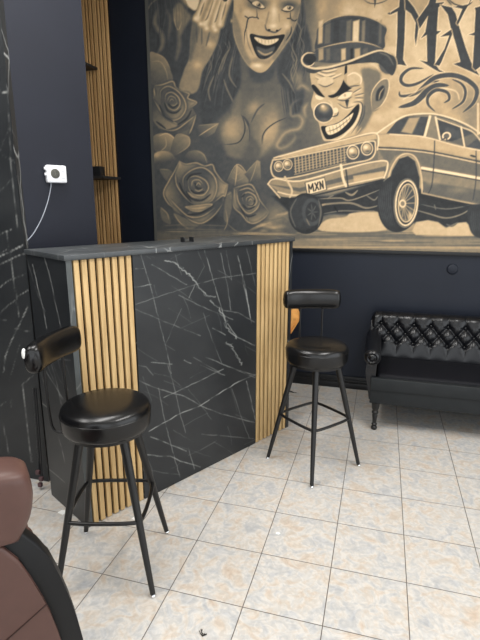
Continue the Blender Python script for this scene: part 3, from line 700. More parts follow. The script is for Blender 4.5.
    s.line([(274, 158), (310, 148), (345, 139.6), (376, 133.2), (377.4, 150)], 1.2, .9, .95, False); s.line([(284, 158.8), (310, 153.6), (346, 145.4), (372, 140.6)], 1.2, .24, .9, False)
    s.poly([(273, 160), (290, 157.6), (346, 146), (374, 140.6), (375, 153), (368, 160), (346, 165), (296, 178), (276, 178), (271, 170)], .30, .7)
    s.line([(273, 160), (290, 157.6), (346, 146.2), (372, 141), (375.4, 146), (374.6, 154), (368, 160), (346, 164.4), (296, 177), (276, 177.6), (271, 169), (273, 160)], 1.4, .84, .95, False)
    for k in range(15):
        x = 295 + k * 3.5; y = 158.2 - k * .78; s.line([(x, y), (x + .8, y + 14.6 - k * .05)], 1.1, .74, .9, False)
    for k in range(6): s.line([(294.6, 161 + k * 2.7), (346, 149.6 + k * 2.6)], .9, .66, .85, False)
    for x, y, r in ((353, 152.2, 7.3), (367, 148.6, 7), (278.8, 166.4, 5.4), (287.6, 164.6, 5.6)):
        s.ell(x, y, r * .88, r, .88, 0); s.ell(x, y, r * .74, r * .85, .26, 0); s.ell(x, y, r * .62, r * .72, .62, 0); s.blob(x - r * .2, y - r * .2, r * .5, r * .45, .95, .9); s.blob(x + .6, y + r * .4, r * .5, r * .25, .3, .8)
    # bumper
    s.poly([(268, 184), (275, 178.6), (300, 180.6), (346, 168), (386, 160.6), (388, 168), (384, 178.6), (346, 186.6), (300, 197), (281, 198), (277, 190)], .58, .6)
    s.poly([(270, 184.6), (300, 188), (346, 176), (386, 166), (386, 171), (346, 180.6), (300, 192)], .36, .8, .9)
    for p, w, v in (([(268, 184), (275, 178.8), (300, 181), (346, 168.6), (370, 162.6), (386, 161), (387.4, 168), (384, 178)], 1.4, .9), ([(278, 192), (300, 195), (346, 184.6), (383, 177)], 1.5, .85), ([(276, 196.6), (300, 198), (346, 188), (384, 179.6)], 1.4, .16), ([(268, 184), (280, 197.6)], 1.4, .85), ([(285, 177), (292, 190), (290, 197)], 2, .8), ([(341, 165), (343, 178), (346, 186)], 2.6, .88), ([(346, 170), (348, 186)], 1.4, .2)):
        s.line(p, w, v, .95, False)
    s.poly([(353, 176), (384, 171), (384, 176.6), (354, 182)], .72, .8, .8)
    # number plate
    s.poly([(304.6, 182.6), (324.6, 177), (327.4, 189.6), (307, 195.6)], .3, .5); s.poly([(305.6, 182.8), (324.2, 178), (326.2, 189.4), (307.8, 194.6)], .92, .5)
    for p in ([(309.3, 192.2), (308.5, 184.8), (311, 189.2), (312.6, 183.8), (313.8, 191)], [(315, 183.2), (318.8, 189.6)], [(318, 182.4), (315.6, 190.4)], [(320.6, 189), (319.8, 181.8), (323.4, 188.2), (322.6, 181)]): s.line(p, 1.3, .08, 1, False, .4, False)
    # underneath
    for p, w, v in (([(318, 199), (340, 198), (352, 200), (384, 188)], 1.4, .6), ([(316, 212), (322, 205), (350, 203), (366, 208), (380, 205)], 2, .56), ([(312, 214), (318, 207), (326, 204)], 2.4, .62), ([(322, 214), (340, 211), (356, 211), (378, 212)], 1.4, .5), ([(345, 192), (352, 195), (358, 190)], 2, .6), ([(366, 195), (374, 200), (378, 196)], 1.4, .52), ([(334, 206), (338, 212)], 2, .12), ([(328, 198), (334, 195)], 1.4, .5),
                    ([(416, 210), (430, 214), (446, 218), (462, 214), (474, 206)], 1.6, .56), ([(420, 204), (446, 209), (470, 205)], 1.2, .46), ([(424, 198), (450, 203), (476, 208)], 2, .16), ([(446, 224), (452, 226), (458, 222)], 2, .4), ([(434, 204), (436, 210)], 1.2, .5)):
        s.line(p, w, v, .9)
    # wheels
    s.ell(306, 213.5, 17.5, 20.5, .16); s.ell(303, 213, 14, 17, .23, 0, 1.5); s.ell(312, 212, 10, 14, .30, 0, 1); s.ell(312.5, 212, 7, 10, .20, 0, .8); s.line([(318, 198), (321, 212), (318, 228)], 1.2, .44); s.line([(297, 198), (290.5, 212), (296, 228)], 1.6, .4)
    for k in range(7):
        a = k * .9; s.line([(312.5, 212), (312.5 + 6 * math.cos(a), 212 + 9 * math.sin(a))], 1, .42, .8)
    s.line([(306, 218), (310, 226)], 1.2, .5)
    s.poly([(378, 196), (382, 184), (392, 175.6), (404, 174.4), (414, 184), (418, 202), (415, 220), (406, 229.6), (394, 232), (384, 226), (378, 212)], .18, .6, 1, True)
    for k in range(7): s.line([(380 + k * 2, 188 - k * 1.4), (379 + k * 1.9, 204), (384 + k * 1.9, 225 + k * .6)], .9, .34, .7)
    s.ell(406, 203, 12.6, 25, .44, 4); s.ell(406.4, 203, 11.4, 23.2, .2, 4); s.ell(406.6, 203, 10.8, 22.4, .94, 4, ring=1.5); s.ell(407, 203, 8.8, 19.4, .46, 4); s.ell(407.4, 203, 7.4, 16.8, .28, 4, 1)
    s.ell(407, 203, 8.6, 19, .8, 4, ring=1.1)
    for k in range(14):
        a = k * .449; s.line([(402.6, 203.5), (407.4 + 7.4 * math.cos(a), 203 + 17 * math.sin(a))], 1, .72, .75, False)
    s.ell(402.6, 203.6, 3.6, 4.2, .82); s.ell(402.6, 203.6, 2, 2.4, .5); s.blob(410, 216, 3, 6, .85, .8)
    s.poly([(468, 208), (480, 204), (500, 206), (508, 222), (500, 236), (480, 238), (470, 230)], .2, .8, 1, True); s.ell(492, 221, 8, 14, .6, 0, ring=1.6)
    for k in range(5): s.line([(472 + k * 2, 210), (471 + k * 2, 222), (474 + k * 2, 234)], .8, .34, .7)
    # thin aerial and print border
    s.line([(478, 104), (478, 134)], 2.2, .82, .9, False)
    s.a += (cloud(s.a.shape, 9, 1, 3) - .5) * .07
    s.a += (rng.random(s.a.shape) - .5) * .03
    s.a[:] = .44 + (s.a - .44) * 1.3
    np.clip(s.a, 0, 1, out=s.a)
    col = ramp(s.a, MURAL_RAMP)
    return s, col

MURAL_RAMP = [(0, (42, 43, 44)), (.25, (76, 78, 79)), (.5, (124, 115, 99)), (.75, (188, 160, 122)), (1, (238, 212, 172))]
# ------------------------------------------------------------------ painted stone: white cracks drawn where they run
def jag(pts, amp=.35):
    q = [pts[0]]
    for p0, p1 in zip(pts, pts[1:]):
        n = max(2, int(math.dist(p0, p1) / 14)); L = math.dist(p0, p1) + 1e-6; nx_, ny_ = -(p1[1] - p0[1]) / L, (p1[0] - p0[0]) / L
        for k in range(1, n + 1):
            t = k / n; o = rng.uniform(-1, 1) * amp * 3.5 * (k < n); q.append((p0[0] + (p1[0] - p0[0]) * t + nx_ * o, p0[1] + (p1[1] - p0[1]) * t + ny_ * o))
    return q

def paint_front():
    s = Sheet(125, 235, 265, 512, 2.6, 0)
    def V(pts, w=.9, a=.8, crack=.9): s.line(jag(pts), w * .56 * s.k, 1, min(1, a * 1.25), False, .3, False, crack)
    s.O(130, 245, 3.692)
    def rough(pts, w, a):
        q = [pts[0]]
        for p0, p1 in zip(pts, pts[1:]):
            for k in range(1, 6):
                t = k / 5; q.append((p0[0] + (p1[0] - p0[0]) * t + rng.uniform(-5, 5), p0[1] + (p1[1] - p0[1]) * t + rng.uniform(-3, 3)))
        V(q, w, a, .7); V([(x + rng.uniform(-8, 8), y + rng.uniform(-4, 4)) for x, y in q], w * .6, a * .6, 1.4)
    rough([(130, 58), (170, 66), (190, 92), (225, 112), (250, 150), (285, 185), (320, 192)], 1.2, .95)
    rough([(295, 205), (330, 235), (350, 275), (362, 310), (395, 345)], 1.1, .85)
    rough([(355, 360), (378, 375), (392, 410), (415, 445)], 1.2, .9)
    for p, w, a in (([(40, 35), (75, 150), (110, 290), (145, 430), (152, 475)], .8, .6), ([(8, 157), (78, 146)], .9, .8), ([(80, 72), (200, 142), (210, 146)], .8, .6), ([(20, 88), (50, 87)], .8, .6),
                    ([(20, 220), (130, 182), (230, 150), (330, 122), (465, 104)], .8, .5), ([(180, 185), (260, 225), (380, 275)], .8, .55), ([(15, 235), (110, 275), (260, 335)], .8, .6), ([(275, 20), (310, 140), (340, 240), (350, 280)], .9, .7),
                    ([(335, 30), (360, 150), (372, 240)], .8, .55), ([(398, 40), (425, 150), (445, 270)], 1.1, .9), ([(405, 70), (430, 200)], .8, .6), ([(355, 20), (375, 130)], .7, .5), ([(430, 10), (462, 150)], .7, .5),
                    ([(240, 145), (218, 195)], .8, .6), ([(340, 240), (400, 250), (460, 285)], .8, .55), ([(360, 290), (395, 340), (462, 372)], .9, .7), ([(305, 307), (352, 332)], .9, .7), ([(190, 235), (160, 300), (130, 370)], .7, .4),
                    ([(200, 425), (225, 437)], 1.1, .8), ([(280, 415), (380, 455), (462, 490)], .9, .65), ([(78, 433), (155, 440)], .9, .7), ([(20, 443), (60, 450), (85, 480)], .8, .6), ([(270, 250), (300, 340), (340, 440)], .7, .5),
                    ([(235, 415), (330, 470)], .7, .5), ([(250, 20), (275, 80), (240, 145)], .6, .35)): V(p, w, a)
    s.O(130, 365, 3.692)
    for p, w, a in (([(70, 245), (180, 182), (260, 150), (330, 105), (400, 62), (465, 35)], 1.1, .95), ([(25, 55), (110, 90), (200, 115), (260, 150), (340, 182), (460, 212)], .9, .7), ([(125, 120), (200, 85), (270, 52), (345, 15)], .9, .7),
                    ([(345, 0), (420, 25), (462, 38)], .8, .7), ([(260, 0), (350, 38)], .8, .6), ([(75, 265), (140, 290), (208, 318)], 1, .75), ([(45, 332), (75, 332), (100, 336), (150, 337), (185, 355), (260, 377)], 1, .85), ([(215, 305), (228, 350), (238, 385)], .8, .6),
                    ([(105, 85), (125, 190), (150, 290), (185, 415)], .8, .6), ([(140, 0), (165, 90), (185, 180), (205, 250)], .8, .5), ([(375, 85), (410, 190), (440, 270)], .7, .45), ([(430, 60), (462, 200)], 1, .75), ([(265, 255), (350, 262), (455, 272)], .8, .55),
                    ([(45, 382), (120, 398), (185, 405)], .7, .45), ([(215, 90), (260, 145), (300, 200)], .6, .4), ([(180, 300), (300, 340)], .5, .35), ([(90, 30), (150, 45), (190, 80)], .6, .4), ([(160, 240), (235, 285)], .6, .4)): V(p, w, a)
    s.O(0, 0, 1)
    for k in range(34):     # faint hairlines
        x, y = rng.uniform(130, 250), rng.uniform(245, 490); a_ = rng.choice([1.35, 1.3, .5, .55, -.5]) + rng.uniform(-.1, .1); l = rng.uniform(10, 34)
        V([(x, y), (x + l * math.cos(a_), y + l * math.sin(a_))], .7, rng.uniform(.15, .35))
    return finish_stone(s)

def finish_stone(s):
    base = cloud(s.a.shape, 90, 1, 5)
    col = ramp(np.clip(base, 0, 1), [(0, (30, 32, 34)), (.5, (40, 42, 44)), (1, (52, 54, 55))])
    k = (s.a * .62)[..., None]
    wh = np.array(srgb(196, 198, 194)[:3])
    return s, (col * (1 - k) + wh * k).astype(np.float32)

def paint_side():
    s = Sheet(15, 235, 100, 540, 2.6, 0)
    def V(pts, w=.9, a=.8, crack=.9): s.line(jag(pts), w * .56 * s.k, 1, min(1, a * 1.25), False, .3, False, crack)
    s.O(20, 245, 4.129)
    for p, w, a in (([(100, 45), (125, 140), (165, 325), (180, 400)], .8, .75), ([(52, 80), (70, 160), (95, 260), (110, 345)], 1, .8), ([(62, 170), (80, 225), (105, 275)], .7, .5), ([(30, 60), (55, 150)], .7, .5), ([(115, 500), (150, 590), (175, 640)], .8, .5),
                    ([(75, 500), (100, 570), (120, 640)], .8, .5), ([(130, 480), (165, 560), (200, 600)], .7, .5), ([(150, 450), (185, 580)], .7, .5), ([(60, 120), (95, 70)], .6, .3)): V(p, w, a)
    s.O(20, 320, 5.333)
    for p, w, a in (([(130, 260), (180, 340), (230, 420)], .8, .6), ([(165, 230), (195, 330), (220, 450)], .8, .5), ([(105, 432), (140, 462)], 1, .7), ([(245, 240), (275, 330)], .7, .4), ([(200, 210), (270, 215)], .8, .6)): V(p, w, a)
    s.O(20, 430, 9.14)
    for p, w, a in (([(350, 60), (385, 180), (410, 300)], .9, .6), ([(240, 340), (330, 410), (410, 480)], .9, .6)): V(p, w, a)
    return finish_stone(s)

def paint_left():
    s = Sheet(-60, -60, 60, 500, 2.2, 0)
    def V(pts, w=.9, a=.8, crack=.9): s.line(jag(pts), w * .56 * s.k, 1, min(1, a * 1.25), False, .3, False, crack)
    s.O(0, 230, 9.14)
    for p, w, a in (([(-400, 420), (-100, 290), (0, 240), (110, 195), (215, 135)], 1.4, .95), ([(110, 190), (190, 150)], 2, .9), ([(-200, 400), (0, 315), (165, 235), (230, 215)], .9, .8), ([(65, 10), (95, 220), (125, 440), (155, 630)], .8, .7), ([(0, 525), (80, 460), (230, 405)], .9, .7),
                    ([(160, 610), (215, 575), (275, 540)], .9, .8), ([(0, 40), (60, 12), (120, -10)], .8, .7), ([(0, 220), (60, 180)], .8, .6)): V(p, w, a)
    s.O(0, 300, 6.4)
    for p, w, a in (([(180, 40), (140, 130), (108, 190), (75, 260), (35, 360), (25, 460)], 1.2, .85), ([(105, 0), (125, 110)], .8, .6), ([(0, 85), (50, 35), (95, 5)], .8, .7), ([(90, 178), (200, 205)], .8, .6), ([(140, 545), (215, 480)], .8, .7), ([(145, 550), (155, 640)], .8, .7), ([(130, 280), (60, 520)], .6, .5), ([(0, 120), (40, 130)], .7, .5)): V(p, w, a)
    s.O(0, 380, 7.11)
    for p, w, a in (([(160, 40), (185, 200), (205, 400), (228, 580)], 1, .8), ([(20, 300), (50, 440), (65, 520)], .9, .6), ([(0, 185), (45, 150)], .8, .7), ([(80, 140), (84, 190)], .8, .5)): V(p, w, a)
    s.O(0, 0, 2.46)
    for p, w, a in (([(10, 60), (20, 230), (28, 420), (45, 560)], .8, .6), ([(-60, 100), (8, 90), (16, 40)], .9, .7), ([(0, 225), (20, 228)], 1.1, .8), ([(-20, 420), (30, 300)], .7, .5), ([(5, 380), (40, 400)], .7, .5), ([(-80, 560), (0, 470), (30, 440)], .7, .5)): V(p, w, a)
    return finish_stone(s)

def flat_grid(u0, u1, v0, v1, du, f):
    nu, nv = max(2, int((u1 - u0) / du) + 1), max(2, int((v1 - v0) / du) + 1)
    U, W = np.meshgrid(np.linspace(u0, u1, nu), np.linspace(v0, v1, nv))
    return U, W, np.stack(f(U, W), -1)

H_WALL = [[95.413159, -13.477446, 435.534348], [-13.196187, -130.330859, 397.280856], [-.064920561, -.056156023, 1.0]]
H_FRONT = [[202.371313, -22.564533, 87.95629], [56.361947, -218.205666, 528.093762], [.2772808, -.0940188882, 1.0]]
H_SIDE = [[-72.296066, -22.564533, 87.95629], [55.529362, -218.205666, 528.093762], [.273184775, -.0940188882, 1.0]]
H_LEFT = [[175.564268, -24.799073, 478.334326], [-24.281545, -239.814319, 560.26101], [-.119456592, -.103329469, 1.0]]
# ================================================================== the place
# camera: eye height 1.63 m, standing by the barber chair
cam_d = bpy.data.cameras.new('camera'); cam = bpy.data.objects.new('camera', cam_d); C.objects.link(cam)
rt = Vector((.96022205, .27923757, 0)); dn = Vector((.0655615, -.2254482, -.97204671)); fw = Vector((-.27143195, .93338068, -.23478755))
cam.matrix_world = Matrix(((rt.x, -dn.x, -fw.x, -.53328), (rt.y, -dn.y, -fw.y, -2.26908), (rt.z, -dn.z, -fw.z, 1.63152), (0, 0, 0, 1)))
cam_d.sensor_fit = 'VERTICAL'; cam_d.sensor_height = 24; cam_d.lens = 483.289 / 640 * 24; cam_d.clip_start = .02
bpy.context.scene.camera = cam

YB = 1.965          # back wall
XL, XR, YF, HC = -4.3, 2.9, -4.6, 3.6
# ---- setting
bm = newbm(); box(bm, XL, XR, YF, YB + .15, -.12, 0); struct(obj('floor', bm, tile, smooth=False), 'floor of mottled beige and grey ceramic tiles', 'floor')
bm = newbm(); box(bm, XL, XR, YF, YB + .15, HC, HC + .1); struct(obj('ceiling', bm, white_paint, smooth=False), 'plain white ceiling', 'ceiling')
bm = newbm(); box(bm, XL, XR, YB, YB + .15, 0, HC); struct(obj('wall_back', bm, navy_dark, smooth=False), 'dark navy back wall carrying the sepia print', 'wall')
D = Vector((.475, .88)); D.normalize(); N2 = Vector((-D.y, D.x))
P0 = Vector((-2.372, -.072)); P1 = Vector((-2.388, -.09)) + D * .452
bm = newbm(); prism(bm, [tuple(P0), tuple(P1), tuple(P1 + N2 * .26), tuple(P0 + N2 * .26)], 0, HC); struct(obj('wall_corner', bm, navy, smooth=False), 'short slanted dark navy wall behind the counter', 'wall')
# left partition clad in veined stone
U, W, G = flat_grid(-4.2, -2.370, 0, HC, .009, lambda u, w: (u, np.full_like(u, -.092), w))
shL, colL = paint_left()
a, b = trace(H_LEFT, U, W); cl = sample(shL, colL, a, b)
wl = grid_mesh('wall_left', G, marble_paint, colors=cl); struct(wl, 'dark veined stone wall at the left', 'wall')
bm = newbm(); box(bm, XL, -2.366, -.0915, .05, 0, HC); bk = struct(obj('wall_partition', bm, marble, smooth=False), 'dark stone partition body', 'wall')
bm = newbm(); box(bm, XL - .12, XL, YF, YB + .15, 0, HC); struct(obj('wall_side', bm, navy, smooth=False), 'far left navy side wall', 'wall')
# right wall and shop front with openings the daylight comes through
def wall_with_opening(name, a0, a1, o0, o1, z0, z1, fixed, axis):
    bm = newbm()
    for u0, u1, w0, w1 in ((a0, o0, 0, HC), (o1, a1, 0, HC), (o0, o1, 0, z0), (o0, o1, z1, HC)):
        if axis == 'x': box(bm, fixed, fixed + .12, u0, u1, w0, w1)
        else: box(bm, u0, u1, fixed - .12, fixed, w0, w1)
    return struct(obj(name, bm, side_paint, smooth=False), 'pale wall round the shop window', 'wall')
wall_with_opening('wall_right', YF, YB + .15, -3.9, .9, .15, 3.2, XR, 'x')
wall_with_opening('wall_front', XL, XR, -2.6, 2.4, .1, 3.2, YF, 'y')

bm = newbm(); box(bm, -3.0, XR, YB - .018, YB, 0, .052, .003); box(bm, -3.0, XR, YB - .026, YB, .064, .082, .004); box(bm, -3.0, XR, YB - .016, YB, .05, .115, .003)
struct(obj('baseboard_back', bm, black_trim), 'black baseboard with a raised bead along the back wall', 'baseboard')
bm = newbm(); box(bm, -2.62, 2.4, YB - .030, YB, 1.222, 1.252, .003); struct(obj('trim_1', bm, black_trim), 'black strip under the sepia wall print', 'trim')

# ---- the print
shM, colM = paint_mural()
U, W, G = flat_grid(-2.604, 1.15, 1.252, 3.46, .0052, lambda u, w: (u, np.full_like(u, YB - .0125), w))
a, b = trace(H_WALL, U, W)
cm = sample(shM, colM, a, b)
border = ((U < -2.575)[..., None]) * 1.0
cm = cm * (1 - border) + np.array(srgb(88, 88, 84)[:3]) * border
mural = thing('wall_mural', 'large sepia wall print of roses, laughing faces, a clown and a lowrider', 'mural', (-.73, YB, 1.25))
pr = grid_mesh('print', (G - np.array([-.73, YB, 1.25])), mural_paint, mural, cm.astype(np.float32))
bm = newbm(); box(bm, -2.604 + .73, 1.15 + .73, -.0122, -.001, 0.002, 2.208); obj('backing_panel', bm, black_trim, mural, smooth=False)

# ---- slatted panel and its shelves in the recess
sl = thing('slatted_wood_panel', 'tall narrow golden wood slat panel on the navy back wall', 'wall panel', (-3.2, YB, 0))
bm = newbm(); box(bm, -.28, .245, -.010, -.0005, .02, 3.55); obj('backing', bm, back_board, sl, smooth=False)
bm = newbm(); x = -.275
ws = [.030, .017, .024, .034, .014, .026, .020, .030, .016, .024, .034, .018, .028, .022, .03, .02, .026]
i = 0
while x < .235:
    w = min(ws[i % len(ws)], .243 - x); box(bm, x, x + w, -.030, -.0095, .02, 3.55, .002, 1); x += w + .0135; i += 1
obj('slats', bm, walnut, sl, smooth=False)
def shelf(name, label, x1, z, y1):
    bm = newbm(); box(bm, -3.52, x1, y1, YB - .0305, z, z + .022, .002, 1)
    return tag(obj(name, bm, shelf_mat), label, 'shelf', 'dark floating shelves on the slat panel')
shelf('wall_shelf', 'upper dark floating shelf, high on the golden slat panel', -3.088, 2.795, 1.60)
shelf('wall_shelf', 'lower dark floating shelf with a small black box on it', -2.914, 1.845, 1.64)
bm = newbm(); box(bm, -3.36, -3.075, YB - .12, YB - .034, 1.8675, 1.964, .004); tag(obj('black_box', bm, dark_plastic), 'small black box standing on the lower shelf against the slats', 'box')

# ---- reception counter
CA = Vector((-1.895, -.40)); CL, CD, CH = 1.635, .42, 1.405
ctr = thing('reception_counter', 'tall dark veined stone reception counter with pale oak slats at both ends', 'counter', (CA.x, CA.y, 0), math.atan2(D.y, D.x))
U, W, G = flat_grid(.352, 1.272, .002, 1.379, .0036, lambda u, w: (u, np.full_like(u, .0), w))
shF, colF = paint_front(); a, b = trace(H_FRONT, U, W)
fp = grid_mesh('front_panel', G, marble_paint, ctr, sample(shF, colF, a, b))
bm = newbm(); box(bm, .352, 1.272, .0006, .018, .002, 1.379); obj('panel_core', bm, marble, fp, smooth=False)
shS, colS = paint_side()
U, W, G = flat_grid(0, CD, 0, 1.379, .0045, lambda u, w: (np.zeros_like(u), u, w)); a, b = trace(H_SIDE, U, W)
spn = grid_mesh('side_panel', G, marble_paint, ctr, sample(shS, colS, a, b))
edge_mat = marble_mat('stone_panel_edge', srgb(74, 78, 78), .4)
bm = newbm(); box(bm, .0006, .029, 0, CD, 0, 1.379); obj('panel_core', bm, edge_mat, spn, smooth=False)
bm = newbm(); box(bm, CL - .028, CL, 0, CD, 0, 1.379); obj('side_panel', bm, marble, ctr, smooth=False)
def slats(x0, x1, n, label):
    p = (x1 - x0) / n; w = p * .66
    bm = newbm()
    for k in range(n):
        c = x0 + p * (k + .5); box(bm, c - w / 2, c + w / 2, 0, .0195, .003, 1.3785, .0025, 2)
    o = obj('slat_panel', bm, oak, ctr, angle=50)
    bm = newbm(); box(bm, x0, x1, .0196, .026, .003, 1.3785); obj('backing', bm, back_board, o, smooth=False)
slats(.031, .351, 8, 'left'); slats(1.273, CL - .029, 8, 'right')
bm = newbm(); box(bm, -.012, CL + .008, -.014, CD + .006, 1.38, CH, .0025, 2); obj('countertop', bm, marble_mat('stone_countertop', srgb(62, 65, 67), .3), ctr, angle=60)
bm = newbm(); box(bm, .03, CL - .03, .03, CD - .004, 1.02, 1.04); box(bm, .03, CL - .03, .03, CD - .004, .10, .12); box(bm, .80, .82, .03, CD - .004, .002, 1.018); obj('inner_shelf', bm, dark_plastic, ctr, smooth=False)
cm4 = Matrix.Translation((CA.x, CA.y, 0)) @ Matrix.Rotation(math.atan2(D.y, D.x), 4, 'Z')
def cw(x, y, z=0): v = cm4 @ Vector((x, y, z)); return (v.x, v.y, v.z)

# small black card holder on the counter
t = thing('card_holder', 'small black open card holder on the back edge of the counter', 'card holder', cw(.87, .20, CH), math.atan2(D.y, D.x))
bm = newbm(); box(bm, -.036, .036, -.02, .02, 0, .004, .001, 1); obj('base', bm, dark_plastic, t)
for x in (-.036, .031):
    bm = newbm(); box(bm, x, x + .005, -.02, .02, .004, .03, .001, 1); obj('side_lip', bm, dark_plastic, t)

# orange cloth on a hook on the navy wall beyond the counter
ny, nx = 30, 26; Pc = np.zeros((ny, nx, 3))
for j in range(ny):
    for i_ in range(nx):
        u = i_ / (nx - 1); v = j / (ny - 1)
        half = .022 + .128 * min(1, v / .62) ** .75 if v < .62 else .150 - .085 * ((v - .62) / .38)
        Pc[j, i_] = ((u - .5) * 2 * half, -.030 - .016 * math.sin(u * 17 + v * 2.5) * (.35 + v) - .012 * v, -.40 * v - .05 * v * (1 - abs(u - .5) * 2))
g = thing('orange_cloth', 'orange cloth hanging on the navy wall just past the right end of the counter', 'cloth', (-1.335, YB, .885))
o = grid_mesh('cloth', Pc, cloth_mat, g); md = o.modifiers.new('thick', 'SOLIDIFY'); md.thickness = .005; md.offset = 0
bm = newbm(); tube(bm, smooth_path([(0, .001, .015), (0, -.03, .012), (0, -.052, .002), (0, -.055, .018)], 5), .0045, 8); obj('hook', bm, black_metal, g)

# ---- bar stools
def bar_stool(label, x, y, leg_ang, back_ang):
    t = thing('bar_stool', label, 'bar stool', (x, y, 0), 0, 'black bar stools at the counter')
    bm = newbm(); lathe(bm, [(0, .694), (.168, .694), (.181, .697), (.1865, .705), (.1885, .718), (.190, .745), (.1905, .766), (.189, .776), (.1855, .787), (.177, .797), (.155, .806), (.10, .811), (0, .812)], 56)
    seat = obj('seat', bm, leather, t, angle=80)
    bm = newbm(); lathe(bm, [(.186, .7635), (.191, .7655), (.192, .7675), (.191, .7695), (.186, .7715)], 56); obj('piping', bm, leather, seat, angle=80)
    bm = newbm(); lathe(bm, [(0, .676), (.160, .676), (.168, .678), (.170, .6935), (0, .6935)], 48); obj('seat_base', bm, black_metal, t, angle=60)
    bm = newbm(); lathe(bm, [(0, .655), (.075, .655), (.078, .659), (.078, .6755), (0, .6755)], 24); obj('swivel_plate', bm, black_metal, t, angle=50)
    zt, rtop, rbot = .677, .128, .292
    def legpt(a, z):
        r = rbot + (rtop - rbot) * z / zt
        return Vector((r * math.cos(a), r * math.sin(a), z))
    for k in range(4):
        a = R(leg_ang + 90 * k)
        bm = newbm(); tube(bm, [legpt(a, .014), legpt(a, .25), legpt(a, zt)], [.0115, .0148, .0195], 14); lg = obj('leg', bm, black_metal, t)
        p = legpt(a, 0); bm = newbm(); lathe(bm, [(0, 0), (.010, 0), (.0125, .003), (.0125, .008), (.008, .014), (0, .014)], 16, p.x, p.y); obj('foot_glide', bm, chrome, lg)
        p0, p1 = legpt(a, .325), legpt(R(leg_ang + 90 * (k + 1)), .325)
        q0, q1 = p0 + (p1 - p0) * .07, p0 + (p1 - p0) * .93; o_ = (p0 + p1) * .5; o_.z = 0
        bm = newbm(); tube(bm, smooth_path([p0, q0 + o_ * .05, p0.lerp(p1, .3) + o_ * .09, p0.lerp(p1, .7) + o_ * .09, q1 + o_ * .05, p1], 5), .009, 10); obj('footrest_bar', bm, black_metal, t)
    # back: padded curved roll on two bent rods
    b = R(back_ang); e = Vector((math.cos(b), math.sin(b), 0)); f = Vector((-math.sin(b), math.cos(b), 0))
    for sgn in (-1, 1):
        fo = f * (.072 * sgn)
        pts = [e * .140 + fo + Vector((0, 0, .681)), e * .190 + fo + Vector((0, 0, .681)), e * .214 + fo + Vector((0, 0, .700)), e * .222 + fo + Vector((0, 0, .76)), e * .226 + fo + Vector((0, 0, .88)), e * .226 + fo + Vector((0, 0, 1.0))]
        bm = newbm(); tube(bm, smooth_path(pts, 6), .006, 10); obj('back_rod', bm, black_metal, t)
    bm = newbm(); nseg, ns = 34, 22; rad = .55; rings = []
    for k in range(nseg + 1):
        u = -1 + 2 * k / nseg
        ang = u * .185 / rad; ctr_ = e * (.235 - rad) + (e * math.cos(ang) + f * math.sin(ang)) * rad; nn = e * math.cos(ang) + f * math.sin(ang)
        cap = (max(0, 1 - abs(u) ** 9)) ** .5 if abs(u) < 1 else 0; cap = .55 + .45 * cap
        ring = []
        for j in range(ns):
            th = 2 * PI * j / ns; cx_, sz = math.cos(th), math.sin(th)
            hx = .037 * cap * math.copysign(abs(cx_) ** .8, cx_); hz = .063 * cap * math.copysign(abs(sz) ** .7, sz)
            v = ctr_ + nn * hx; ring.append(bm.verts.new((v.x, v.y, 1.033 + hz)))
        rings.append(ring)
    for r0, r1 in zip(rings, rings[1:]):
        for j in range(ns): bm.faces.new((r0[j], r0[(j + 1) % ns], r1[(j + 1) % ns], r1[j]))
    fa = bm.faces.new(rings[0][::-1]); fb = bm.faces.new(rings[-1])
    bmesh.ops.bevel(bm, geom=list(set(fa.edges) | set(fb.edges)), offset=.006, segments=3, affect='EDGES')
    br = obj('backrest', bm, leather, t, angle=60)
    return t, br, e, f
s1, br1, e1, f1 = bar_stool('black padded bar stool in front of the left slats, nearest the brown chair', -1.627, -.575, -28.5, 186)
bar_stool('black padded bar stool at the far right end of the counter, nearer the sofa', -.872, .578, -83, 108)

bm = newbm(); cpt = e1 * .236 + f1 * .183 + Vector((0, 0, 1.062))  # small flattened white disc set on the end of the back roll
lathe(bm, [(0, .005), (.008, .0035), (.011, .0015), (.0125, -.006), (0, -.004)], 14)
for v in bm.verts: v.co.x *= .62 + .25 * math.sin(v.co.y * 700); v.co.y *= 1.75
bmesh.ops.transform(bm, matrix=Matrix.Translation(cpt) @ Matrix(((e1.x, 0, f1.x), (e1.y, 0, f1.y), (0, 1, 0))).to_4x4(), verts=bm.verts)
wpch = obj('white_patch', bm, paper, br1); wpch['label'] = 'white patch at the end of the backrest'

# ---- tufted sofa along the back wall
SX0, SX1, SYF, SYB = -.575, 1.12, 1.145, 1.93
sofa = thing('tufted_sofa', 'black button-tufted sofa against the navy wall under the print', 'sofa', (.27, 1.5, 0))
so = Vector((.27, 1.5, 0))
def sbox(name, m, x0, x1, y0, y1, z0, z1, bev, parent=None):
    bm = newbm(); box(bm, x0 - so.x, x1 - so.x, y0 - so.y, y1 - so.y, z0, z1, bev, 3); return obj(name, bm, m, parent or sofa)
rail = sbox('front_rail', sofa_rail, SX0 + .03, SX1 - .03, SYF + .012, SYF + .05, .212, .408, .006)
sbox('rail_band', sofa_rail, SX0 + .03, SX1 - .03, SYF, SYF + .011, .318, .410, .005, rail)
sbox('base_frame', sofa_rail, SX0 + .035, SX1 - .035, SYF + .051, SYB - .06, .215, .33, .01)
sbox('seat_cushion', sofa_seat, SX0 + .07, SX1 - .07, SYF + .055, 1.66, .332, .425, .03)
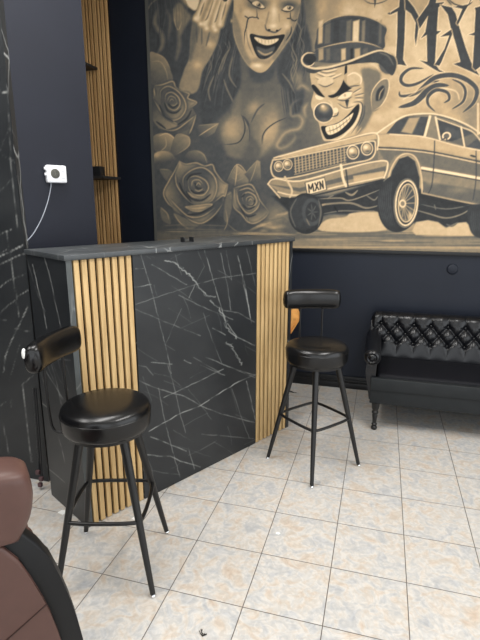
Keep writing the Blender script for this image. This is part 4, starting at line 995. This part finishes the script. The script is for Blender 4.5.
# back: one quilted sheet swept over the top roll
bx0, bx1 = SX0 - .005, SX1 + .005
prof = smooth_path([(1.66, .40), (1.665, .46), (1.685, .56), (1.715, .66), (1.730, .705), (1.745, .738), (1.785, .757), (1.83, .745), (1.865, .70), (1.88, .6), (1.88, .25)], 10)
prof = np.array([(p[0], p[1]) for p in prof]); seglen = np.r_[0, np.cumsum(np.hypot(*np.diff(prof, axis=0).T))]
nv, nu = 150, 420
sv = np.linspace(0, seglen[-1], nv); py = np.interp(sv, seglen, prof[:, 0]); pz = np.interp(sv, seglen, prof[:, 1])
ty, tz = np.gradient(py, sv), np.gradient(pz, sv); nyv, nzv = -tz, ty; ln = np.hypot(nyv, nzv); nyv /= ln; nzv /= ln
ux = np.linspace(bx0, bx1, nu)
BA, BB, S1 = .0635, .076, .292        # button spacing, row spacing, arc height of the top row
bx_off = -.495
Sg, Xg = np.meshgrid(sv, ux, indexing='ij')
pu = (Xg - bx_off) / BA; pv = (S1 - Sg) / BB
p_ = (pu + pv) / 2; q_ = (pu - pv) / 2
pill = (np.abs(np.sin(PI * p_) * np.sin(PI * q_)) + 1e-4) ** .68
inz = np.clip((Sg - (S1 - 2 * BB) + .01) / .02, 0, 1) * np.clip((S1 - Sg + .01) / .02, 0, 1)
# pleats run straight up from the top row and down from the bottom row
pl_up = np.sqrt(np.abs(np.sin(PI * pu / 2)) + 1e-4); pl_dn = np.sqrt(np.abs(np.sin(PI * (pu) / 2)) + 1e-4)
wav = .25 * np.sin(Xg * 61 + 4 * np.sin(Xg * 17)) * np.clip((Sg - S1) / .05, 0, 1)
fade_up = np.clip(1 - (Sg - S1) / .14, 0, 1); fade_dn = np.clip(1 - (S1 - 2 * BB - Sg) / .11, 0, 1)
hgt = np.where(inz > .5, pill, np.where(Sg > S1, 1 - (1 - pl_up) * fade_up + wav * .2 * fade_up, 1 - (1 - pl_dn) * fade_dn * .7))
def btn_list():
    out = []
    for r_ in range(3):
        k = 0
        while True:
            x = bx_off + (2 * k + (r_ % 2)) * BA
            if x > bx1 - .06: break
            if x > bx0 + .05: out.append((x, S1 - r_ * BB, r_))
            k += 1
    return out
BA_, BTN = BA, None
# buttons sit where p and q are whole numbers: same spacing 2*BA along a row
dimple = np.zeros_like(hgt)
for x, s_, r_ in btn_list(): dimple += np.exp(-(((Xg - x) / .014) ** 2 + ((Sg - s_) / .014) ** 2))
endf = np.clip(np.minimum(Xg - bx0, bx1 - Xg) / .05, 0, 1); endr = np.sqrt(np.clip(1 - (1 - endf) ** 2, 0, 1))
amp = .027 * np.clip(1 - (Sg - S1 - .12) / .12, 0, 1)
disp = amp * (hgt - .55) - .017 * np.clip(dimple, 0, 1.2)
disp = disp * endr - (1 - endr) * .045
topdrop = (1 - endr) * .05
Pb = np.stack([Xg, py[:, None] + nyv[:, None] * disp, pz[:, None] + nzv[:, None] * disp - topdrop * np.clip((Sg - .2) / .2, 0, 1)], -1) - np.array(so)
back = grid_mesh('backrest', Pb, sofa_leather, sofa)
for x, s_, r_ in btn_list():
    k = int(np.argmin(abs(sv - s_))); i_ = int(np.argmin(abs(ux - x))); c = Vector(Pb[k, i_]); nrm = Vector((0, nyv[k], nzv[k]))
    bm = newbm(); lathe(bm, [(0, -.003), (.008, -.002), (.0105, .002), (.009, .006), (.005, .0085), (0, .009)], 14)
    bmesh.ops.transform(bm, matrix=Matrix.Translation(c) @ nrm.to_track_quat('Z', 'Y').to_matrix().to_4x4(), verts=bm.verts)
    obj('button', bm, leather, back)
for x0, sg in ((SX0, 1), (SX1, -1)):     # end panels close the back
    bm = newbm(); pts = [(py[k] - so.y, pz[k] - .05 * min(1, max(0, (sv[k] - .2) / .2))) for k in range(0, nv, 6)]
    va = [bm.verts.new((x0 - so.x + sg * .0, y, z)) for y, z in pts]; vb = [bm.verts.new((x0 - so.x + sg * .02, y, z)) for y, z in pts]
    bm.faces.new(va); bm.faces.new(vb[::-1])
    for i_ in range(len(pts)): bm.faces.new((va[i_ - 1], va[i_], vb[i_], vb[i_ - 1]))
    obj('back_end', bm, sofa_leather, sofa)
    # low scrolled arm: roll along y with a panel below
    cxx = x0 + sg * .030
    bm = newbm()
    pr_ = [(cxx - so.x + .058 * math.cos(t_), .555 + .058 * math.sin(t_)) for t_ in np.linspace(-.9, PI + .9, 22)]
    pr_ += [(cxx - so.x - .022 * sg - .02, .44), (cxx - so.x + .012 * sg - .018, .235), (cxx - so.x + .012 * sg + .018, .235), (cxx - so.x + .012 * sg + .02, .44)]
    ya, yb = SYF + .03 - so.y, 1.72 - so.y; secs = []
    for k in range(9):
        t_ = k / 8; y = ya + (yb - ya) * t_; lift = .02 * max(0, (t_ - .25) / .75) ** 1.6
        secs.append([bm.verts.new((px_, y, pz_ + (lift if pz_ > .45 else 0))) for px_, pz_ in pr_])
    for s0, s1 in zip(secs, secs[1:]):
        n_ = len(s0)
        for j in range(n_): bm.faces.new((s0[j], s0[(j + 1) % n_], s1[(j + 1) % n_], s1[j]))
    bm.faces.new(secs[0][::-1]); bm.faces.new(secs[-1])
    arm = obj('arm', bm, sofa_leather, sofa, angle=50)
    bm = newbm(); lathe(bm, [(0, .030), (.012, .028), (.018, .018), (.026, .014), (.036, .020), (.046, .014), (.054, .004), (.056, -.004), (0, -.004)], 28)
    bmesh.ops.transform(bm, matrix=Matrix.Translation((cxx - so.x, ya, .555)) @ Matrix.Rotation(PI / 2, 4, 'X'), verts=bm.verts); obj('scroll_rosette', bm, sofa_leather, arm)
    for yy in (SYF + .035, SYB - .14):
        bm = newbm(); lathe(bm, [(0, 0), (.016, 0), (.021, .006), (.023, .018), (.018, .027), (.014, .030), (.020, .038), (.020, .046), (.014, .052), (.016, .085), (.020, .115), (.017, .122), (.024, .132), (.024, .142), (.018, .150), (.026, .170), (.030, .2145), (0, .2145)], 22, x0 + sg * .075 - so.x, yy - so.y)
        obj('leg', bm, black_metal, sofa, angle=35)

# ---- brown barber chair seen from behind, at the left
bc = thing('barber_chair', 'brown leather barber chair with a black shell, in front of the stools at bottom left', 'chair', (-1.665, -1.31, 0), R(45))
def sym(pts): return pts + [(-x, z) for x, z in reversed(pts)]
outer = sym([(.03, .838), (.10, .826), (.152, .796), (.186, .750), (.211, .697), (.234, .622), (.252, .545), (.266, .468), (.276, .394), (.28, .335)])
outer = [(p[0], p[1]) for p in outer]
bm = newbm(); extr(bm, outer, -.25, -.20, .008, 3); shell = obj('back_shell', bm, black_shell, bc, angle=35)
inner = [(.0, .812), (.06, .808), (.105, .782), (.135, .735), (.158, .668), (.180, .600), (.197, .537), (.210, .470), (.218, .420), (.224, .362)]
inner = inner + [(-x, z) for x, z in reversed(inner[1:])]
bm = newbm(); extr(bm, inner, -.268, -.2505, .012, 4); bpnl = obj('back_panel', bm, brown_leather, bc, angle=50)
bm = newbm(); tube(bm, smooth_path([(.190, -.2688, .575), (.10, -.2695, .520), (0, -.2695, .462), (-.09, -.2695, .42), (-.19, -.2688, .40)], 6), .0018, 6); obj('seam', bm, seam, bpnl)
# head cushion: sections swept from front to back, puffed at the rims
bm = newbm()
hp = smooth_path([(-.15, .790), (-.182, .85), (-.190, .92), (-.178, .966), (-.10, .984), (.0, .988), (.10, .983), (.172, .966), (.187, .925), (.187, .885), (.174, .83), (.145, .780)], 5)
hp = [(p[0], p[1]) for p in hp]; secs = []
for y, k in ((-.272, .55), (-.271, .80), (-.266, .90), (-.256, .965), (-.240, .995), (-.215, 1.0), (-.17, .99), (-.145, .93), (-.132, .8)):
    secs.append([bm.verts.new((x * k, y, .88 + (z - .88) * (1 - (1 - k) * .8))) for x, z in hp])
for s0, s1_ in zip(secs, secs[1:]):
    for j in range(len(s0)): bm.faces.new((s0[j], s0[(j + 1) % len(s0)], s1_[(j + 1) % len(s0)], s1_[j]))
bm.faces.new(secs[0]); bm.faces.new(secs[-1][::-1])
hc = obj('headrest', bm, brown_leather, bc, angle=60)
bm = newbm(); tube(bm, smooth_path([(.183, -.238, .945), (.170, -.253, .956), (.150, -.2625, .957), (.115, -.270, .940), (.09, -.2725, .90), (.08, -.2728, .84)], 6), .0017, 6); obj('seam', bm, seam, hc)
bm = newbm(); box(bm, -.20, .20, -.16, .27, .40, .50, .045, 4); obj('seat_cushion', bm, brown_leather, bc)
bm = newbm(); box(bm, -.17, .17, -.199, -.10, .505, .78, .025, 3); obj('back_cushion', bm, brown_leather, bc)
bm = newbm(); box(bm, -.20, .20, -.199, .25, .345, .398, .01, 2); obj('seat_base', bm, black_shell, bc)
bm = newbm(); lathe(bm, [(0, 0), (.215, 0), (.22, .008), (.205, .022), (.07, .038), (.045, .05), (.042, .3445), (0, .3445)], 40); obj('pedestal', bm, chrome, bc, angle=35)

# ---- white box on the slanted wall
wz = math.atan2(D.y, D.x)
wp = Vector((-2.388, -.09)) + D * .218
wb = thing('wall_box', 'white rectangular box with a round grey dial on the slanted navy wall', 'wall box', (wp.x, wp.y, 1.785), wz)
bm = newbm(); box(bm, -.053, .057, -.034, -.0005, -.045, .047, .008, 3); hs = obj('housing', bm, white_plastic, wb)
bm = newbm(); lathe(bm, [(0, 0), (.0255, 0), (.0255, .002), (.022, .004), (0, .004)], 28); bmesh.ops.transform(bm, matrix=Matrix.Translation((-.010, -.0342, .003)) @ Matrix.Rotation(PI / 2, 4, 'X'), verts=bm.verts); dl = obj('dial', bm, grey_plastic, wb)
bm = newbm()
for r_ in (.008, .014, .019): tube(bm, [(-.010 + r_ * math.cos(t_), -.0384, .003 + r_ * math.sin(t_)) for t_ in np.linspace(0, 2 * PI, 25)], .0009, 5)
obj('grille_ring', bm, dark_plastic, dl)
for zz in (-.022, .012):
    bm = newbm(); box(bm, .026, .042, -.0372, -.0342, zz, zz + .012, .001, 1); obj('button', bm, mat('light_grey_plastic', srgb(206, 208, 214), .4), wb)
for zz in (.022, -.008):
    bm = newbm(); box(bm, -.062, -.0535, -.026, -.012, zz, zz + .014, .002, 2); obj('side_key', bm, white_plastic, wb)
bm = newbm(); tube(bm, smooth_path([(-.028, -.012, -.045), (-.032, -.010, -.075), (-.055, -.006, -.150), (-.095, -.005, -.235), (-.150, -.005, -.315), (-.205, -.005, -.365)], 6), .0027, 8); obj('cord', bm, cord_mat, wb)

# round cap on the navy wall above the sofa
bm = newbm(); lathe(bm, [(0, .012), (.034, .0115), (.0395, .009), (.043, .004), (.043, 0), (0, 0)], 36)
bmesh.ops.transform(bm, matrix=Matrix.Translation((.03, YB - .0002, 1.112)) @ Matrix.Rotation(PI / 2, 4, 'X'), verts=bm.verts)
tag(obj('wall_disc', bm, navy_dark), 'small round navy disc on the wall above the sofa', 'disc')

# cables between counter and stone wall
t = thing('cable_bundle', 'dark cables with dull pink plugs in the gap left of the counter', 'cables', (-2.36, -.16, 0))
for k, (dx, z0) in enumerate(((0, .02), (.012, .06), (-.006, .10))):
    bm = newbm(); tube(bm, smooth_path([(dx, .02, .62), (dx + .008, 0, .35), (dx - .006, .01, .2), (dx + .004, -.01, z0 + .03)], 6), .004, 7); cb = obj('cable', bm, dark_plastic, t)
    bm = newbm(); box(bm, dx - .010, dx + .014, -.026, -.006, z0, z0 + .026, .004, 2); obj('plug', bm, pinkish, cb)

# bits on the floor
def tuft(x, y, label, n=9, r_=.03):
    bm = newbm()
    for k in range(n):
        a = rng.uniform(-.3, .3); o1, o2 = rng.uniform(-.006, .006, 2)
        tube(bm, smooth_path([(x - r_ + o1, y + .012 + o2, .002), (x - r_ * .3, y - .004 + o2, .004 + .001 * k), (x + r_ * .5, y - .008 + o1, .003), (x + r_ + o2, y + .004 * math.sin(k), .002)], 4), .0012, 5)
    tag(obj('hair_clipping', bm, hair), label, 'hair', 'hair clippings on the floor')
tuft(-1.105, -.827, 'small dark hair clipping on the tiles near the bottom edge', 4, .012)
tuft(-1.21, 1.72, 'dark wisp of hair on the tiles by the back baseboard', 12, .035)
def scrap(x, y, w, label):
    bm = newbm(); pts = [(x - w, y - w * .5), (x + w * .4, y - w * .8), (x + w, y + w * .2), (x + w * .1, y + w * .7), (x - w * .7, y + w * .5)]; prism(bm, pts, .0004, .0022)
    tag(obj('paper_scrap', bm, paper, smooth=False), label, 'paper scrap', 'white paper scraps on the floor')
scrap(-2.10, -.322, .026, 'white paper scrap on the floor beside the left end of the counter')
scrap(-1.70, -.262, .016, 'white paper scrap on the floor under the left slats')
scrap(-.943, -.167, .012, 'tiny white paper scrap on the open tiles between the two stools')

# ---- light
w = bpy.data.worlds.new('daylight'); bpy.context.scene.world = w; w.use_nodes = True
bg = w.node_tree.nodes['Background']; bg.inputs['Color'].default_value = (.90, .95, 1.0, 1); bg.inputs['Strength'].default_value = 1.0
def area(name, loc, rot, sx, sy, power, col=(1, 1, 1)):
    l = bpy.data.lights.new(name, 'AREA'); l.shape = 'RECTANGLE'; l.size = sx; l.size_y = sy; l.energy = power; l.color = col
    o = bpy.data.objects.new(name, l); C.objects.link(o); o.location = loc; o.rotation_euler = rot; return o
# daylight through the two shop windows
area('window_daylight', (XR - .02, -1.5, 1.68), (0, R(90), 0), 3.0, 4.7, 75, (.95, .98, 1))
area('shopfront_daylight', (-.1, YF + .02, 1.65), (R(90), 0, 0), 4.9, 3.0, 60, (.95, .98, 1))
# two rows of ceiling panels
for x, y, p in ((-1.9, -.6, 66), (.3, -.6, 84), (-3.2, -1.7, 58)): area('ceiling_lamp', (x, y, HC - .02), (0, 0, 0), .6, 2.0, p, (1, .98, .95))
sc = bpy.context.scene
sc.view_settings.view_transform = 'Standard'; sc.view_settings.look = 'None'; sc.view_settings.gamma = 1; sc.view_settings.use_curve_mapping = False
sc.view_settings.exposure = -.06
sc.cycles.use_denoising = True
sc.cycles.max_bounces = 8
